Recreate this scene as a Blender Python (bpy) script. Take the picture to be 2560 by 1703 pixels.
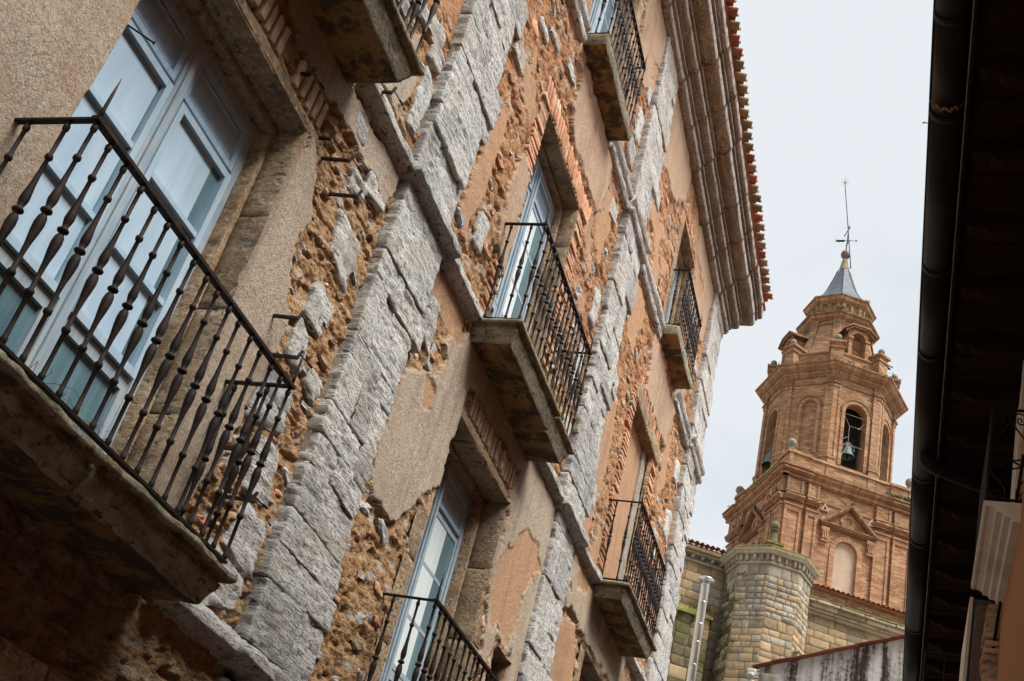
import bpy, math, random
import numpy as np
from mathutils import Matrix, Vector

# ------------------------------------------------------------------ camera, sky, sun, exposure
scene = bpy.context.scene
for o in list(bpy.data.objects):
    bpy.data.objects.remove(o)
COL = scene.collection
CAM = np.array([3.6, 0.0, 1.6])
yaw, pit, rol = math.radians(22.9075), math.radians(31.6508), math.radians(15.6492)
fw = np.array([-math.sin(yaw) * math.cos(pit), math.cos(yaw) * math.cos(pit), math.sin(pit)])
rt = np.array([math.cos(yaw), math.sin(yaw), 0.0])
up = np.cross(rt, fw)
rt, up = rt * math.cos(rol) + up * math.sin(rol), -rt * math.sin(rol) + up * math.cos(rol)
cam_data = bpy.data.cameras.new('camera')
cam = bpy.data.objects.new('camera', cam_data)
COL.objects.link(cam)
m = Matrix.Identity(4)
for i in range(3):
    m[i][0], m[i][1], m[i][2], m[i][3] = rt[i], up[i], -fw[i], CAM[i]
cam.matrix_world = m
cam_data.sensor_width = 36.0
cam_data.lens = 36.0 * 2939.85 / 2560.0
cam_data.clip_start = 0.05
cam_data.clip_end = 3000.0
scene.camera = cam

SUN_EL, SUN_AZ = math.radians(58), math.radians(106)     # azimuth from +Y towards +X
world = bpy.data.worlds.new('World')
scene.world = world
world.use_nodes = True
wn, wl = world.node_tree.nodes, world.node_tree.links
wn.clear()
w_out = wn.new('ShaderNodeOutputWorld')
w_bg = wn.new('ShaderNodeBackground')
w_sky = wn.new('ShaderNodeTexSky')
w_sky.sky_type = 'NISHITA'
w_sky.sun_disc = False
w_sky.sun_elevation = SUN_EL
w_sky.sun_rotation = SUN_AZ
w_sky.air_density = 1.0
w_sky.dust_density = 3.0
w_tc = wn.new('ShaderNodeTexCoord')
w_no = wn.new('ShaderNodeTexNoise')
w_no.inputs['Scale'].default_value = 2.2
w_no.inputs['Detail'].default_value = 5
w_no.inputs['Roughness'].default_value = 0.55
w_map = wn.new('ShaderNodeMapping')
w_map.inputs['Scale'].default_value = (1, 1, 2.0)
w_map.inputs['Location'].default_value = (3.1, 1.7, 0.4)
wl.new(w_tc.outputs['Generated'], w_map.inputs['Vector'])
wl.new(w_map.outputs['Vector'], w_no.inputs['Vector'])
w_rp = wn.new('ShaderNodeValToRGB')
w_rp.color_ramp.elements[0].position = 0.36
w_rp.color_ramp.elements[0].color = (2.68, 2.97, 3.20, 1)
w_rp.color_ramp.elements[1].position = 0.62
w_rp.color_ramp.elements[1].color = (3.50, 3.65, 3.75, 1)
wl.new(w_no.outputs['Fac'], w_rp.inputs['Fac'])
w_mx = wn.new('ShaderNodeMix')
w_mx.data_type = 'RGBA'
w_mx.inputs['Factor'].default_value = 0.93               # closed cloud cover over the clear sky
wl.new(w_sky.outputs['Color'], w_mx.inputs[6])
wl.new(w_rp.outputs['Color'], w_mx.inputs[7])
wl.new(w_mx.outputs[2], w_bg.inputs['Color'])
w_bg.inputs['Strength'].default_value = 0.05
wl.new(w_bg.outputs['Background'], w_out.inputs['Surface'])

sun_data = bpy.data.lights.new('sun', 'SUN')
sun_data.energy = 1.5
sun_data.angle = math.radians(32)
sun_data.color = (1.0, 0.955, 0.885)
sun = bpy.data.objects.new('sun', sun_data)
COL.objects.link(sun)
sdir = Vector((math.sin(SUN_AZ) * math.cos(SUN_EL), math.cos(SUN_AZ) * math.cos(SUN_EL), math.sin(SUN_EL)))
sun.rotation_euler = sdir.to_track_quat('Z', 'Y').to_euler()
sun.location = (20, 0, 40)

scene.view_settings.view_transform = 'Standard'
scene.view_settings.look = 'None'
scene.view_settings.gamma = 1.0
scene.view_settings.use_curve_mapping = False
scene.view_settings.exposure = 2.28
scene.render.engine = 'CYCLES'
scene.cycles.max_bounces = 6

# ------------------------------------------------------------------ numpy noise
def _h(*c):
    n = np.zeros_like(np.asarray(c[0]), dtype=np.uint32)
    for k, v in zip((374761393, 668265263, 2147483647 - 57885161, 1274126177), c):
        n = n + np.asarray(v).astype(np.int64).astype(np.uint32) * np.uint32(k)
    n = (n ^ (n >> np.uint32(13))) * np.uint32(1274126177)
    n = (n ^ (n >> np.uint32(15))) * np.uint32(2246822519)
    n = n ^ (n >> np.uint32(16))
    return n.astype(np.float64) / 4294967296.0

def vn2(x, y, s=0):
    ix, iy = np.floor(x), np.floor(y)
    fx, fy = x - ix, y - iy
    fx, fy = fx * fx * (3 - 2 * fx), fy * fy * (3 - 2 * fy)
    s = np.full(ix.shape, s)
    a, b = _h(ix, iy, s), _h(ix + 1, iy, s)
    c, d = _h(ix, iy + 1, s), _h(ix + 1, iy + 1, s)
    return (a + (b - a) * fx) * (1 - fy) + (c + (d - c) * fx) * fy

def fbm2(x, y, s=0, o=4, g=0.5):
    t, a, n = 0.0, 1.0, 0.0
    for k in range(o):
        t = t + a * vn2(x + 17.3 * k, y - 9.1 * k, s + k)
        n += a
        a *= g
        x, y = x * 2.03, y * 2.03
    return t / n

def vn3(x, y, z, s=0):
    ix, iy, iz = np.floor(x), np.floor(y), np.floor(z)
    fx, fy, fz = x - ix, y - iy, z - iz
    fx, fy, fz = [q * q * (3 - 2 * q) for q in (fx, fy, fz)]
    s = np.full(ix.shape, s)
    r = 0.0
    for dz in (0, 1):
        a, b = _h(ix, iy, iz + dz, s), _h(ix + 1, iy, iz + dz, s)
        c, d = _h(ix, iy + 1, iz + dz, s), _h(ix + 1, iy + 1, iz + dz, s)
        v = (a + (b - a) * fx) * (1 - fy) + (c + (d - c) * fx) * fy
        r = r + v * (fz if dz else 1 - fz)
    return r

def fbm3(p, f, s=0, o=3, g=0.5):
    x, y, z = p[:, 0] * f[0], p[:, 1] * f[1], p[:, 2] * f[2]
    t, a, n = 0.0, 1.0, 0.0
    for k in range(o):
        t = t + a * vn3(x + 11.7 * k, y + 5.3 * k, z - 3.9 * k, s + k)
        n += a
        a *= g
        x, y, z = x * 2.03, y * 2.03, z * 2.03
    return t / n

def vor2(x, y, s=0):
    ix, iy = np.floor(x), np.floor(y)
    f1 = np.full(x.shape, 9.0)
    f2 = np.full(x.shape, 9.0)
    cid = np.zeros(x.shape)
    ss = np.full(ix.shape, s)
    for dx in (-1, 0, 1):
        for dy in (-1, 0, 1):
            cx, cy = ix + dx, iy + dy
            px, py = cx + _h(cx, cy, ss), cy + _h(cx, cy, ss + 7)
            d = np.hypot(px - x, py - y)
            r = _h(cx, cy, ss + 13)
            closer = d < f1
            f2 = np.where(closer, f1, np.minimum(f2, d))
            cid = np.where(closer, r, cid)
            f1 = np.where(closer, d, f1)
    return f1, f2, cid

def sstep(a, b, x):
    t = np.clip((x - a) / (b - a), 0, 1)
    return t * t * (3 - 2 * t)

def inpoly(x, y, poly):
    r = np.zeros(x.shape, bool)
    n = len(poly)
    j = n - 1
    for i in range(n):
        xi, yi = poly[i]
        xj, yj = poly[j]
        if yi != yj:
            r ^= ((yi > y) != (yj > y)) & (x < (xj - xi) * (y - yi) / (yj - yi) + xi)
        j = i
    return r

# ------------------------------------------------------------------ objects
WO = {}                                                    # world origin of every object (no rotations anywhere)
def setp(o, label=None, cat=None, group=None, kind=None):
    if label: o['label'] = label
    if cat: o['category'] = cat
    if group: o['group'] = group
    if kind: o['kind'] = kind
    return o

def thing(name, loc, label, cat, group=None):
    o = bpy.data.objects.new(name, None)
    o.empty_display_size = 0.3
    COL.objects.link(o)
    o.location = loc
    WO[o.name] = np.array(loc, float)
    return setp(o, label, cat, group)

def place(o, wpos, parent):
    COL.objects.link(o)
    WO[o.name] = np.array(wpos, float)
    if parent is not None:
        o.parent = parent
        o.location = tuple(WO[o.name] - WO[parent.name])
    else:
        o.location = tuple(wpos)
    return o

def mesh_from(v, f, mat, smooth=False, uv=None):
    me = bpy.data.meshes.new('m')
    v = np.asarray(v, float)
    if isinstance(f, np.ndarray):
        n, k = f.shape
        me.vertices.add(len(v))
        me.vertices.foreach_set('co', v.ravel())
        me.loops.add(n * k)
        me.loops.foreach_set('vertex_index', f.ravel().astype(np.int32))
        me.polygons.add(n)
        me.polygons.foreach_set('loop_start', np.arange(0, n * k, k, dtype=np.int32))
        me.polygons.foreach_set('loop_total', np.full(n, k, dtype=np.int32))
        me.update(calc_edges=True)
    else:
        me.from_pydata(v.tolist(), [], f)
        me.update()
    if smooth:
        me.polygons.foreach_set('use_smooth', [True] * len(me.polygons))
    if uv is not None:
        lay = me.uv_layers.new(name='UVMap')
        li = np.zeros(len(me.loops), np.int32)
        me.loops.foreach_get('vertex_index', li)
        lay.data.foreach_set('uv', np.asarray(uv, float)[li].ravel())
    if mat is not None:
        me.materials.append(mat)
    return me

def part(name, v, f, mat, parent=None, smooth=False, uv=None, origin=None):
    """mesh object from world coordinates; its origin sits at the middle of its foot"""
    v = np.asarray(v, float)
    if origin is None:
        lo, hi = v.min(0), v.max(0)
        origin = np.array([(lo[0] + hi[0]) / 2, (lo[1] + hi[1]) / 2, lo[2]])
    origin = np.asarray(origin, float)
    me = mesh_from(v - origin, f, mat, smooth, uv)
    o = bpy.data.objects.new(name, me)
    me.name = name
    return place(o, origin, parent)

def inst(name, me, wpos, parent, rot=None, scale=None):
    o = bpy.data.objects.new(name, me)
    if rot is not None: o.rotation_euler = rot
    if scale is not None: o.scale = scale
    return place(o, wpos, parent)

class MB:
    """collects shapes for one mesh"""
    def __init__(s):
        s.v, s.f, s.n = [], [], 0
    def add(s, v, f):
        v = np.asarray(v, float)
        s.v.append(v)
        s.f += [[i + s.n for i in q] for q in (f.tolist() if isinstance(f, np.ndarray) else f)]
        s.n += len(v)
        return s
    def box(s, x0, x1, y0, y1, z0, z1):
        return s.add([(x, y, z) for z in (z0, z1) for y in (y0, y1) for x in (x0, x1)],
                     [(0, 2, 3, 1), (4, 5, 7, 6), (0, 1, 5, 4), (2, 6, 7, 3), (0, 4, 6, 2), (1, 3, 7, 5)])
    def bar(s, a, b, r, n=8, r2=None):
        return s.add(*tube([a, b], r, n, r2))
    def fbar(s, a, b, w, h, upv=(0, 0, 1)):
        a, b = np.array(a, float), np.array(b, float)
        d = (b - a) / np.linalg.norm(b - a)
        u = np.cross(upv, d)
        u = u / np.linalg.norm(u)
        t = np.cross(d, u)
        c = [(-w, -h), (w, -h), (w, h), (-w, h)]
        v = [p + u * x / 2 + t * y / 2 for p in (a, b) for x, y in c]
        return s.add(v, [(0, 3, 2, 1), (4, 5, 6, 7), (0, 1, 5, 4), (1, 2, 6, 5), (2, 3, 7, 6), (3, 0, 4, 7)])
    def build(s, name, mat, parent=None, smooth=False, origin=None):
        return part(name, np.concatenate(s.v), s.f, mat, parent, smooth, None, origin)

def tube(pts, r, n=8, r2=None):
    pts = [np.array(p, float) for p in pts]
    k = len(pts)
    rr = np.linspace(r, r if r2 is None else r2, k) if np.isscalar(r) else np.array(r)
    v, f = [], []
    ref = None
    for i, p in enumerate(pts):
        d = pts[min(i + 1, k - 1)] - pts[max(i - 1, 0)]
        d = d / (np.linalg.norm(d) + 1e-9)
        if ref is None:
            ref = np.cross(d, (0.31, 0.2, 0.93))
            if np.linalg.norm(ref) < 0.1: ref = np.cross(d, (1, 0, 0))
        ref = ref - d * (ref @ d)
        ref = ref / np.linalg.norm(ref)
        w = np.cross(d, ref)
        for j in range(n):
            a = 2 * math.pi * j / n
            v.append(p + rr[i] * (ref * math.cos(a) + w * math.sin(a)))
    for i in range(k - 1):
        for j in range(n):
            q = (j + 1) % n
            f.append((i * n + j, i * n + q, (i + 1) * n + q, (i + 1) * n + j))
    f.append(tuple(range(n - 1, -1, -1)))
    f.append(tuple((k - 1) * n + j for j in range(n)))
    return np.array(v), f

def lathe(prof, n=10, c=(0, 0, 0)):
    v, f = [], []
    for r, z in prof:
        for j in range(n):
            a = 2 * math.pi * (j + 0.5) / n
            v.append((c[0] + r * math.cos(a), c[1] + r * math.sin(a), c[2] + z))
    k = len(prof)
    for i in range(k - 1):
        for j in range(n):
            q = (j + 1) % n
            f.append((i * n + j, i * n + q, (i + 1) * n + q, (i + 1) * n + j))
    f.append(tuple(range(n - 1, -1, -1)))
    f.append(tuple((k - 1) * n + j for j in range(n)))
    return np.array(v), f

def rbox(lo, hi, res=0.05, r=0.015, amp=0.008, fr=(9, 9, 9), seed=0, skip=(), skew=0.0, oc=3, ridge=0.0):
    """rounded, rough, slightly out-of-square block: (verts, quads)"""
    lo, hi = np.array(lo, float), np.array(hi, float)
    V, F, n0 = [], [], 0
    for ax in range(3):
        a, b = (ax + 1) % 3, (ax + 2) % 3
        na = max(2, int(math.ceil((hi[a] - lo[a]) / res)) + 1)
        nb = max(2, int(math.ceil((hi[b] - lo[b]) / res)) + 1)
        na, nb = min(na, 160), min(nb, 160)
        ga = np.concatenate([[lo[a]], np.linspace(lo[a] + r * .5, hi[a] - r * .5, na), [hi[a]]])
        gb = np.concatenate([[lo[b]], np.linspace(lo[b] + r * .5, hi[b] - r * .5, nb), [hi[b]]])
        A, B = np.meshgrid(ga, gb, indexing='ij')
        ka, kb = A.shape
        idx = np.arange(ka * kb).reshape(ka, kb)
        q = np.stack([idx[:-1, :-1], idx[1:, :-1], idx[1:, 1:], idx[:-1, 1:]], -1).reshape(-1, 4)
        for side in (0, 1):
            if (ax, side) in skip: continue
            P = np.zeros((ka * kb, 3))
            P[:, a], P[:, b] = A.ravel(), B.ravel()
            P[:, ax] = hi[ax] if side else lo[ax]
            V.append(P)
            F.append((q if side else q[:, ::-1]) + n0)
            n0 += len(P)
    P, F = np.concatenate(V), np.concatenate(F)
    r = min(r, 0.45 * float((hi - lo).min()))
    Q = np.clip(P, lo + r, hi - r)
    D = P - Q
    L = np.linalg.norm(D, axis=1, keepdims=True)
    N = D / np.maximum(L, 1e-9)
    P = Q + N * r
    if amp:
        h = fbm3(P, fr, seed, oc) - 0.5
        if ridge:
            h = h - ridge * np.maximum(0, 0.5 - np.abs(fbm3(P, (fr[0] * .6, fr[1] * .6, fr[2] * .6), seed + 31, 2) - 0.5) * 9)
        P = P + N * (h * 2 * amp)[:, None]
    if skew:
        g = random.Random(seed)
        t = (P - lo) / (hi - lo)
        c = [[g.uniform(-skew, skew) for _ in range(4)] for _ in range(2)]
        ty, tz = t[:, 1], t[:, 2]
        if hi[0] - lo[0] > hi[1] - lo[1]: ty = t[:, 0]
        w = [(1 - ty) * (1 - tz), ty * (1 - tz), (1 - ty) * tz, ty * tz]
        P[:, 2] += sum(w[k] * c[0][k] for k in range(4))
        P[:, 1] += sum(w[k] * c[1][k] for k in range(4)) * 0.7
    return P, F

def sweep(prof, y0, y1, ny, axis='y', amp=0.006, fr=(8, 8, 8), seed=0, sub=0.03):
    """profile [(x, z)] extruded along y with rough relief and end caps"""
    pr = []
    for (a, b), (c, d) in zip(prof[:-1], prof[1:]):
        k = max(1, int(math.hypot(c - a, d - b) / sub))
        for i in range(k): pr.append((a + (c - a) * i / k, b + (d - b) * i / k))
    pr.append(prof[-1])
    pr = np.array(pr)
    k = len(pr)
    ys = np.linspace(y0, y1, ny)
    P = np.zeros((ny, k, 3))
    P[:, :, 0], P[:, :, 2] = pr[None, :, 0], pr[None, :, 1]
    P[:, :, 1] = ys[:, None]
    t = np.gradient(pr, axis=0)
    t /= np.linalg.norm(t, axis=1, keepdims=True) + 1e-9
    nx, nz = t[:, 1], -t[:, 0]
    V = P.reshape(-1, 3)
    if amp:
        h = ((fbm3(V, fr, seed, 4) - .5) * 2 * amp).reshape(ny, k)
        P[:, :, 0] += h * nx[None]
        P[:, :, 2] += h * nz[None]
        V = P.reshape(-1, 3)
    idx = np.arange(ny * k).reshape(ny, k)
    F = np.stack([idx[:-1, :-1], idx[:-1, 1:], idx[1:, 1:], idx[1:, :-1]], -1).reshape(-1, 4).tolist()
    F.append(list(idx[0][::-1]))
    F.append(list(idx[-1]))
    return V, F

# ------------------------------------------------------------------ materials
class NT:
    def __init__(s, name):
        s.m = bpy.data.materials.new(name)
        s.m.use_nodes = True
        s.t = s.m.node_tree
        s.b = s.t.nodes['Principled BSDF']
        s.b.inputs['Roughness'].default_value = 0.9
        s.b.inputs['Specular IOR Level'].default_value = 0.25
        s.g = s.t.nodes.new('ShaderNodeNewGeometry')
    def n(s, typ, **kw):
        o = s.t.nodes.new(typ)
        for k, v in kw.items():
            if k in o.inputs: s.put(o.inputs[k], v)
            else: setattr(o, k, v)
        return o
    def put(s, sock, v):
        if hasattr(v, 'is_linked') or isinstance(v, bpy.types.NodeSocket): s.t.links.new(v, sock)
        else:
            if isinstance(v, tuple) and len(v) == 3 and sock.type == 'RGBA': v = v + (1,)
            sock.default_value = v
    def pos(s, sc=(1, 1, 1), loc=(0, 0, 0), rot=(0, 0, 0)):
        mp = s.n('ShaderNodeMapping')
        s.t.links.new(s.g.outputs['Position'], mp.inputs['Vector'])
        mp.inputs['Scale'].default_value = sc
        mp.inputs['Location'].default_value = loc
        mp.inputs['Rotation'].default_value = rot
        return mp.outputs['Vector']
    def noise(s, vec, scale, detail=5, rough=0.6, dist=0.0):
        o = s.n('ShaderNodeTexNoise', Scale=scale, Detail=detail, Roughness=rough, Distortion=dist)
        s.t.links.new(vec, o.inputs['Vector'])
        return o.outputs['Fac']
    def vor(s, vec, scale, feature='F1'):
        o = s.n('ShaderNodeTexVoronoi', Scale=scale)
        o.feature = feature
        s.t.links.new(vec, o.inputs['Vector'])
        return o
    def ramp(s, fac, stops):
        o = s.n('ShaderNodeValToRGB')
        e = o.color_ramp.elements
        while len(e) < len(stops): e.new(0.5)
        for q, (p, c) in zip(e, stops):
            q.position = p
            q.color = (c + (1,)) if isinstance(c, tuple) else (c, c, c, 1)
        s.put(o.inputs['Fac'], fac)
        return o.outputs['Color']
    def mix(s, fac, a, b, mode='MIX'):
        o = s.n('ShaderNodeMix')
        o.data_type = 'RGBA'
        o.blend_type = mode
        s.put(o.inputs[0], fac)
        s.put(o.inputs[6], a)
        s.put(o.inputs[7], b)
        return o.outputs[2]
    def math(s, op, a, b=0.0, c=None):
        o = s.n('ShaderNodeMath', operation=op)
        s.put(o.inputs[0], a)
        s.put(o.inputs[1], b)
        if c is not None: s.put(o.inputs[2], c)
        return o.outputs[0]
    def attr(s, name):
        o = s.n('ShaderNodeAttribute', attribute_name=name)
        sp = s.n('ShaderNodeSeparateColor')
        s.t.links.new(o.outputs['Color'], sp.inputs[0])
        return sp.outputs
    def rnd(s):
        return s.n('ShaderNodeObjectInfo').outputs['Random']
    def bump(s, h, strength=0.5, dist=0.02, nrm=None):
        o = s.n('ShaderNodeBump', Strength=strength, Distance=dist)
        s.t.links.new(h, o.inputs['Height'])
        if nrm is not None: s.t.links.new(nrm, o.inputs['Normal'])
        s.t.links.new(o.outputs['Normal'], s.b.inputs['Normal'])
        return o.outputs['Normal']
    def col(s, c): s.put(s.b.inputs['Base Color'], c); return s
    def set(s, **kw):
        for k, v in kw.items(): s.put(s.b.inputs[k.replace('_', ' ')], v)
        return s

def mat_wall():
    s = NT('weathered_wall')
    a = s.attr('mask')                                     # r plaster, g salmon coat, b darker tone
    p = s.pos()
    lam = s.pos((1, 1, 2.6))
    n1 = s.noise(lam, 3.2, 8, 0.62)
    n2 = s.noise(lam, 22, 6, 0.7)
    n3 = s.noise(p, 95, 4, 0.7)
    rub = s.ramp(n1, [(0.30, (0.33, 0.185, 0.085)), (0.45, (0.50, 0.295, 0.145)), (0.58, (0.58, 0.375, 0.205)), (0.72, (0.66, 0.49, 0.325))])
    rub = s.mix(s.ramp(n2, [(0.40, 0.8), (0.47, 0.0)]), rub, (0.14, 0.07, 0.035))
    rub = s.mix(s.ramp(n3, [(0.36, 0.7), (0.45, 0.0)]), rub, (0.17, 0.09, 0.05))
    rub = s.mix(s.ramp(n2, [(0.58, 0.0), (0.75, 0.6)]), rub, (0.62, 0.52, 0.42))
    zz = s.n('ShaderNodeSeparateXYZ')
    s.t.links.new(s.g.outputs['Position'], zz.inputs[0])
    up_ = s.math('MULTIPLY_ADD', zz.outputs[2], 0.4, -2.5)      # the mortar of the upper floors is redder
    rub = s.mix(s.ramp(up_, [(0.0, 0.0), (1.0, 1.0)]), rub, s.mix(1.0, rub, (1.04, 0.90, 0.87), 'MULTIPLY'))
    # odd pale stones sitting in the mortar
    v = s.vor(s.pos((5, 5, 11)), 1.0)
    sel = s.n('ShaderNodeSeparateColor')
    s.t.links.new(v.outputs['Color'], sel.inputs[0])
    pale = s.math('MULTIPLY', s.ramp(sel.outputs[0], [(0.70, 0.0), (0.74, 1.0)]), s.ramp(v.outputs['Distance'], [(0.25, 1.0), (0.42, 0.0)]))
    rub = s.mix(s.math('MULTIPLY', pale, 0.75), rub, s.mix(n2, (0.42, 0.40, 0.37), (0.68, 0.64, 0.58)))
    gr = s.ramp(s.noise(p, 60, 6, 0.75), [(0.34, (0.22, 0.165, 0.115)), (0.47, (0.46, 0.375, 0.29)), (0.60, (0.57, 0.48, 0.385)), (0.70, (0.72, 0.65, 0.56))])
    gr = s.mix(s.ramp(s.noise(p, 2.5, 5, 0.6), [(0.35, 0.5), (0.55, 0.0)]), gr, (0.38, 0.27, 0.19), 'MIX')
    sal = s.ramp(s.noise(p, 34, 6, 0.7), [(0.30, (0.40, 0.22, 0.12)), (0.60, (0.54, 0.33, 0.20)), (0.75, (0.62, 0.44, 0.31))])
    pl = s.mix(a[1], gr, sal)
    run = s.noise(s.pos((7, 7, 0.55)), 1.0, 6, 0.7, 0.3)
    pl = s.mix(s.ramp(run, [(0.52, 0.0), (0.68, 0.55)]), pl, (0.24, 0.17, 0.115))
    pl = s.mix(s.ramp(s.noise(p, 1.9, 7, 0.72), [(0.55, 0.0), (0.68, 0.35)]), pl, (0.46, 0.29, 0.18))
    pl = s.mix(s.ramp(s.noise(p, 8, 6, 0.75), [(0.60, 0.0), (0.70, 0.6)]), pl, (0.66, 0.60, 0.53))
    c = s.mix(a[0], rub, pl)
    st = s.math('MULTIPLY', a[2], s.ramp(s.noise(p, 5, 6, 0.7), [(0.30, 0.35), (0.65, 1.0)]))
    c = s.mix(st, c, s.ramp(s.noise(p, 14, 5, 0.7), [(0.35, (0.075, 0.05, 0.033)), (0.55, (0.18, 0.115, 0.068)), (0.72, (0.30, 0.21, 0.14))]))
    # fine cracks in the plaster
    cr = s.vor(s.mix(0.5, s.pos(), s.n('ShaderNodeTexNoise', Scale=4).outputs['Color']), 2.3, 'DISTANCE_TO_EDGE').outputs['Distance']
    crk = s.math('MULTIPLY', s.ramp(cr, [(0.0, 1.0), (0.006, 0.0)]), s.math('MULTIPLY', a[0], s.ramp(s.noise(p, 1.4, 3), [(0.5, 0.0), (0.6, 0.8)])))
    c = s.mix(crk, c, (0.10, 0.06, 0.04))
    s.col(c)
    b = s.math('ADD', s.math('MULTIPLY', n2, 1.4), s.math('MULTIPLY', n3, 0.5))
    bp = s.math('ADD', s.math('MULTIPLY', s.noise(p, 85, 5, 0.8), 0.65), s.math('MULTIPLY', s.noise(p, 16, 5, 0.7), 0.5))
    bb = s.mix(a[0], b, bp)
    s.bump(bb, 1.0, 0.032)
    return s.m

def mat_stone(name, pal, tan, bed=(1.6, 1.6, 9), bs=0.9, moss=0.0, lichen=0.0, out_pale=0.0, under=False, blot=0.0, fleck=(0.58, 0.50, 0.39)):
    s = NT(name)
    p = s.pos()
    lam = s.pos(bed)
    n1 = s.noise(lam, 1.8, 9, 0.66, 0.4)
    n2 = s.noise(p, 26, 7, 0.75)
    n3 = s.noise(lam, 7.5, 8, 0.72, 0.6)
    c = s.ramp(n1, pal)
    c = s.mix(s.ramp(s.noise(p, 2.6, 7, 0.7), [(0.50, 0.0), (0.60, blot)]), c, (0.30, 0.30, 0.305))
    c = s.mix(s.ramp(n3, [(0.40, 0.95), (0.452, 0.0)]), c, (0.10, 0.085, 0.065))
    c = s.mix(s.ramp(n2, [(0.375, 0.8), (0.44, 0.0)]), c, (0.17, 0.15, 0.12))
    c = s.mix(s.ramp(n2, [(0.53, 0.0), (0.62, 0.7)]), c, fleck)
    c = s.mix(s.ramp(s.noise(p, 1.7, 5, 0.65), [(0.52, 0.0), (0.68, 0.75)]), c, tan)
    r = s.rnd()
    c = s.mix(1.0, c, s.ramp(r, [(0.0, (0.74, 0.75, 0.77)), (0.3, (0.98, 0.98, 0.98)), (1.0, (1.06, 1.06, 1.05))]), 'MULTIPLY')
    nx = s.n('ShaderNodeSeparateXYZ')
    s.t.links.new(s.g.outputs['Normal'], nx.inputs[0])
    if moss:
        mk = s.math('MULTIPLY', s.ramp(s.math('MULTIPLY_ADD', nx.outputs[2], 0.5, 0.5), [(0.30, 0.05), (0.5, 0.60), (0.8, 1.0)]), s.ramp(s.noise(p, 7, 6, 0.7), [(0.42, 0.0), (0.58, moss)]))
        c = s.mix(mk, c, s.ramp(n2, [(0.3, (0.035, 0.045, 0.015)), (0.7, (0.17, 0.17, 0.05))]))
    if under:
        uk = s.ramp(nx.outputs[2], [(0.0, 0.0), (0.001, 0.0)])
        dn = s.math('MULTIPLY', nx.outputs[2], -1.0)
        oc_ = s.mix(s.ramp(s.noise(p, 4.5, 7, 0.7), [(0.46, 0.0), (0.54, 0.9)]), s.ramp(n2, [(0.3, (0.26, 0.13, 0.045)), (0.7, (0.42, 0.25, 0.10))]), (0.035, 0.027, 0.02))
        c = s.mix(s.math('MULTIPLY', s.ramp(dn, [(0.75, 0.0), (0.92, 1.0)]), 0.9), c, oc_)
    if out_pale:                                              # paler patches on faces turned squarely to the street
        ck = s.math('MULTIPLY', s.ramp(nx.outputs[0], [(0.74, 0.0), (0.90, 1.0)]), s.ramp(s.noise(p, 9, 6, 0.75), [(0.34, 0.0), (0.50, out_pale)]))
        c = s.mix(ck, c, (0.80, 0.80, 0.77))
    if lichen:
        lk = s.ramp(s.noise(p, 3.3, 6, 0.6), [(0.58, 0.0), (0.66, lichen)])
        c = s.mix(lk, c, (0.42, 0.28, 0.07))
    s.col(c)
    s.bump(s.math('ADD', s.math('MULTIPLY', n3, 1.3), s.math('MULTIPLY', n2, 0.9)), bs, 0.05)
    return s.m

def mat_plain(name, c1, c2, sc=12, rough=0.8, bs=0.3, bd=0.01, vary=0.0, spec=0.25, metal=0.0, aniso=(1, 1, 1), c3=None):
    s = NT(name)
    p = s.pos(aniso)
    n = s.noise(p, sc, 6, 0.68)
    c = s.ramp(n, [(0.32, c1), (0.68, c2)])
    if c3 is not None:
        c = s.mix(s.ramp(s.noise(s.pos(), sc * 0.23, 6, 0.7), [(0.50, 0.0), (0.62, 0.85)]), c, c3)
    if vary:
        c = s.mix(1.0, c, s.ramp(s.rnd(), [(0.0, (1 - vary,) * 3), (1.0, (1 + vary * .6,) * 3)]), 'MULTIPLY')
    s.col(c)
    s.set(Roughness=rough, Specular_IOR_Level=spec, Metallic=metal)
    if bs: s.bump(s.noise(p, sc * 4, 5, 0.7), bs, bd)
    return s.m

def mat_tbrick(name, k=1.0):
    """tower brickwork, courses too fine to build one by one"""
    s = NT(name)
    uv = s.n('ShaderNodeTexCoord').outputs['UV']
    br = s.n('ShaderNodeTexBrick', Scale=1.0)
    s.t.links.new(uv, br.inputs['Vector'])
    br.inputs['Brick Width'].default_value = 0.34
    br.inputs['Row Height'].default_value = 0.10
    br.inputs['Mortar Size'].default_value = 0.013
    br.inputs['Mortar Smooth'].default_value = 0.3
    br.inputs['Bias'].default_value = 0.0
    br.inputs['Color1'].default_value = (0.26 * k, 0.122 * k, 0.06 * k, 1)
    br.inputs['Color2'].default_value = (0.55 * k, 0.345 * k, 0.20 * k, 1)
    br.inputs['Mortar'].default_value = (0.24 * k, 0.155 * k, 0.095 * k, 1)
    p = s.pos((1, 1, 3))
    n = s.noise(p, 1.3, 7, 0.65)
    c = s.mix(s.ramp(n, [(0.35, 0.55), (0.6, 0.0)]), br.outputs['Color'], (0.25 * k, 0.11 * k, 0.047 * k))
    c = s.mix(s.ramp(n, [(0.52, 0.0), (0.75, 0.6)]), c, (0.46 * k, 0.30 * k, 0.175 * k))
    c = s.mix(s.ramp(s.noise(s.pos(), 0.9, 6, 0.7), [(0.52, 0.0), (0.68, 0.6)]), c, (0.16, 0.10, 0.065))
    c = s.mix(s.ramp(s.noise(s.pos((2.2, 2.2, 0.18)), 1.0, 6, 0.7), [(0.55, 0.0), (0.70, 0.45)]), c, (0.15, 0.09, 0.055))
    s.col(c)
    h = s.math('ADD', s.math('MULTIPLY', br.outputs['Fac'], -1.0), s.math('MULTIPLY', s.noise(s.pos(), 14, 4), 0.8))
    s.bump(h, 0.5, 0.05)
    return s.m

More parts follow.
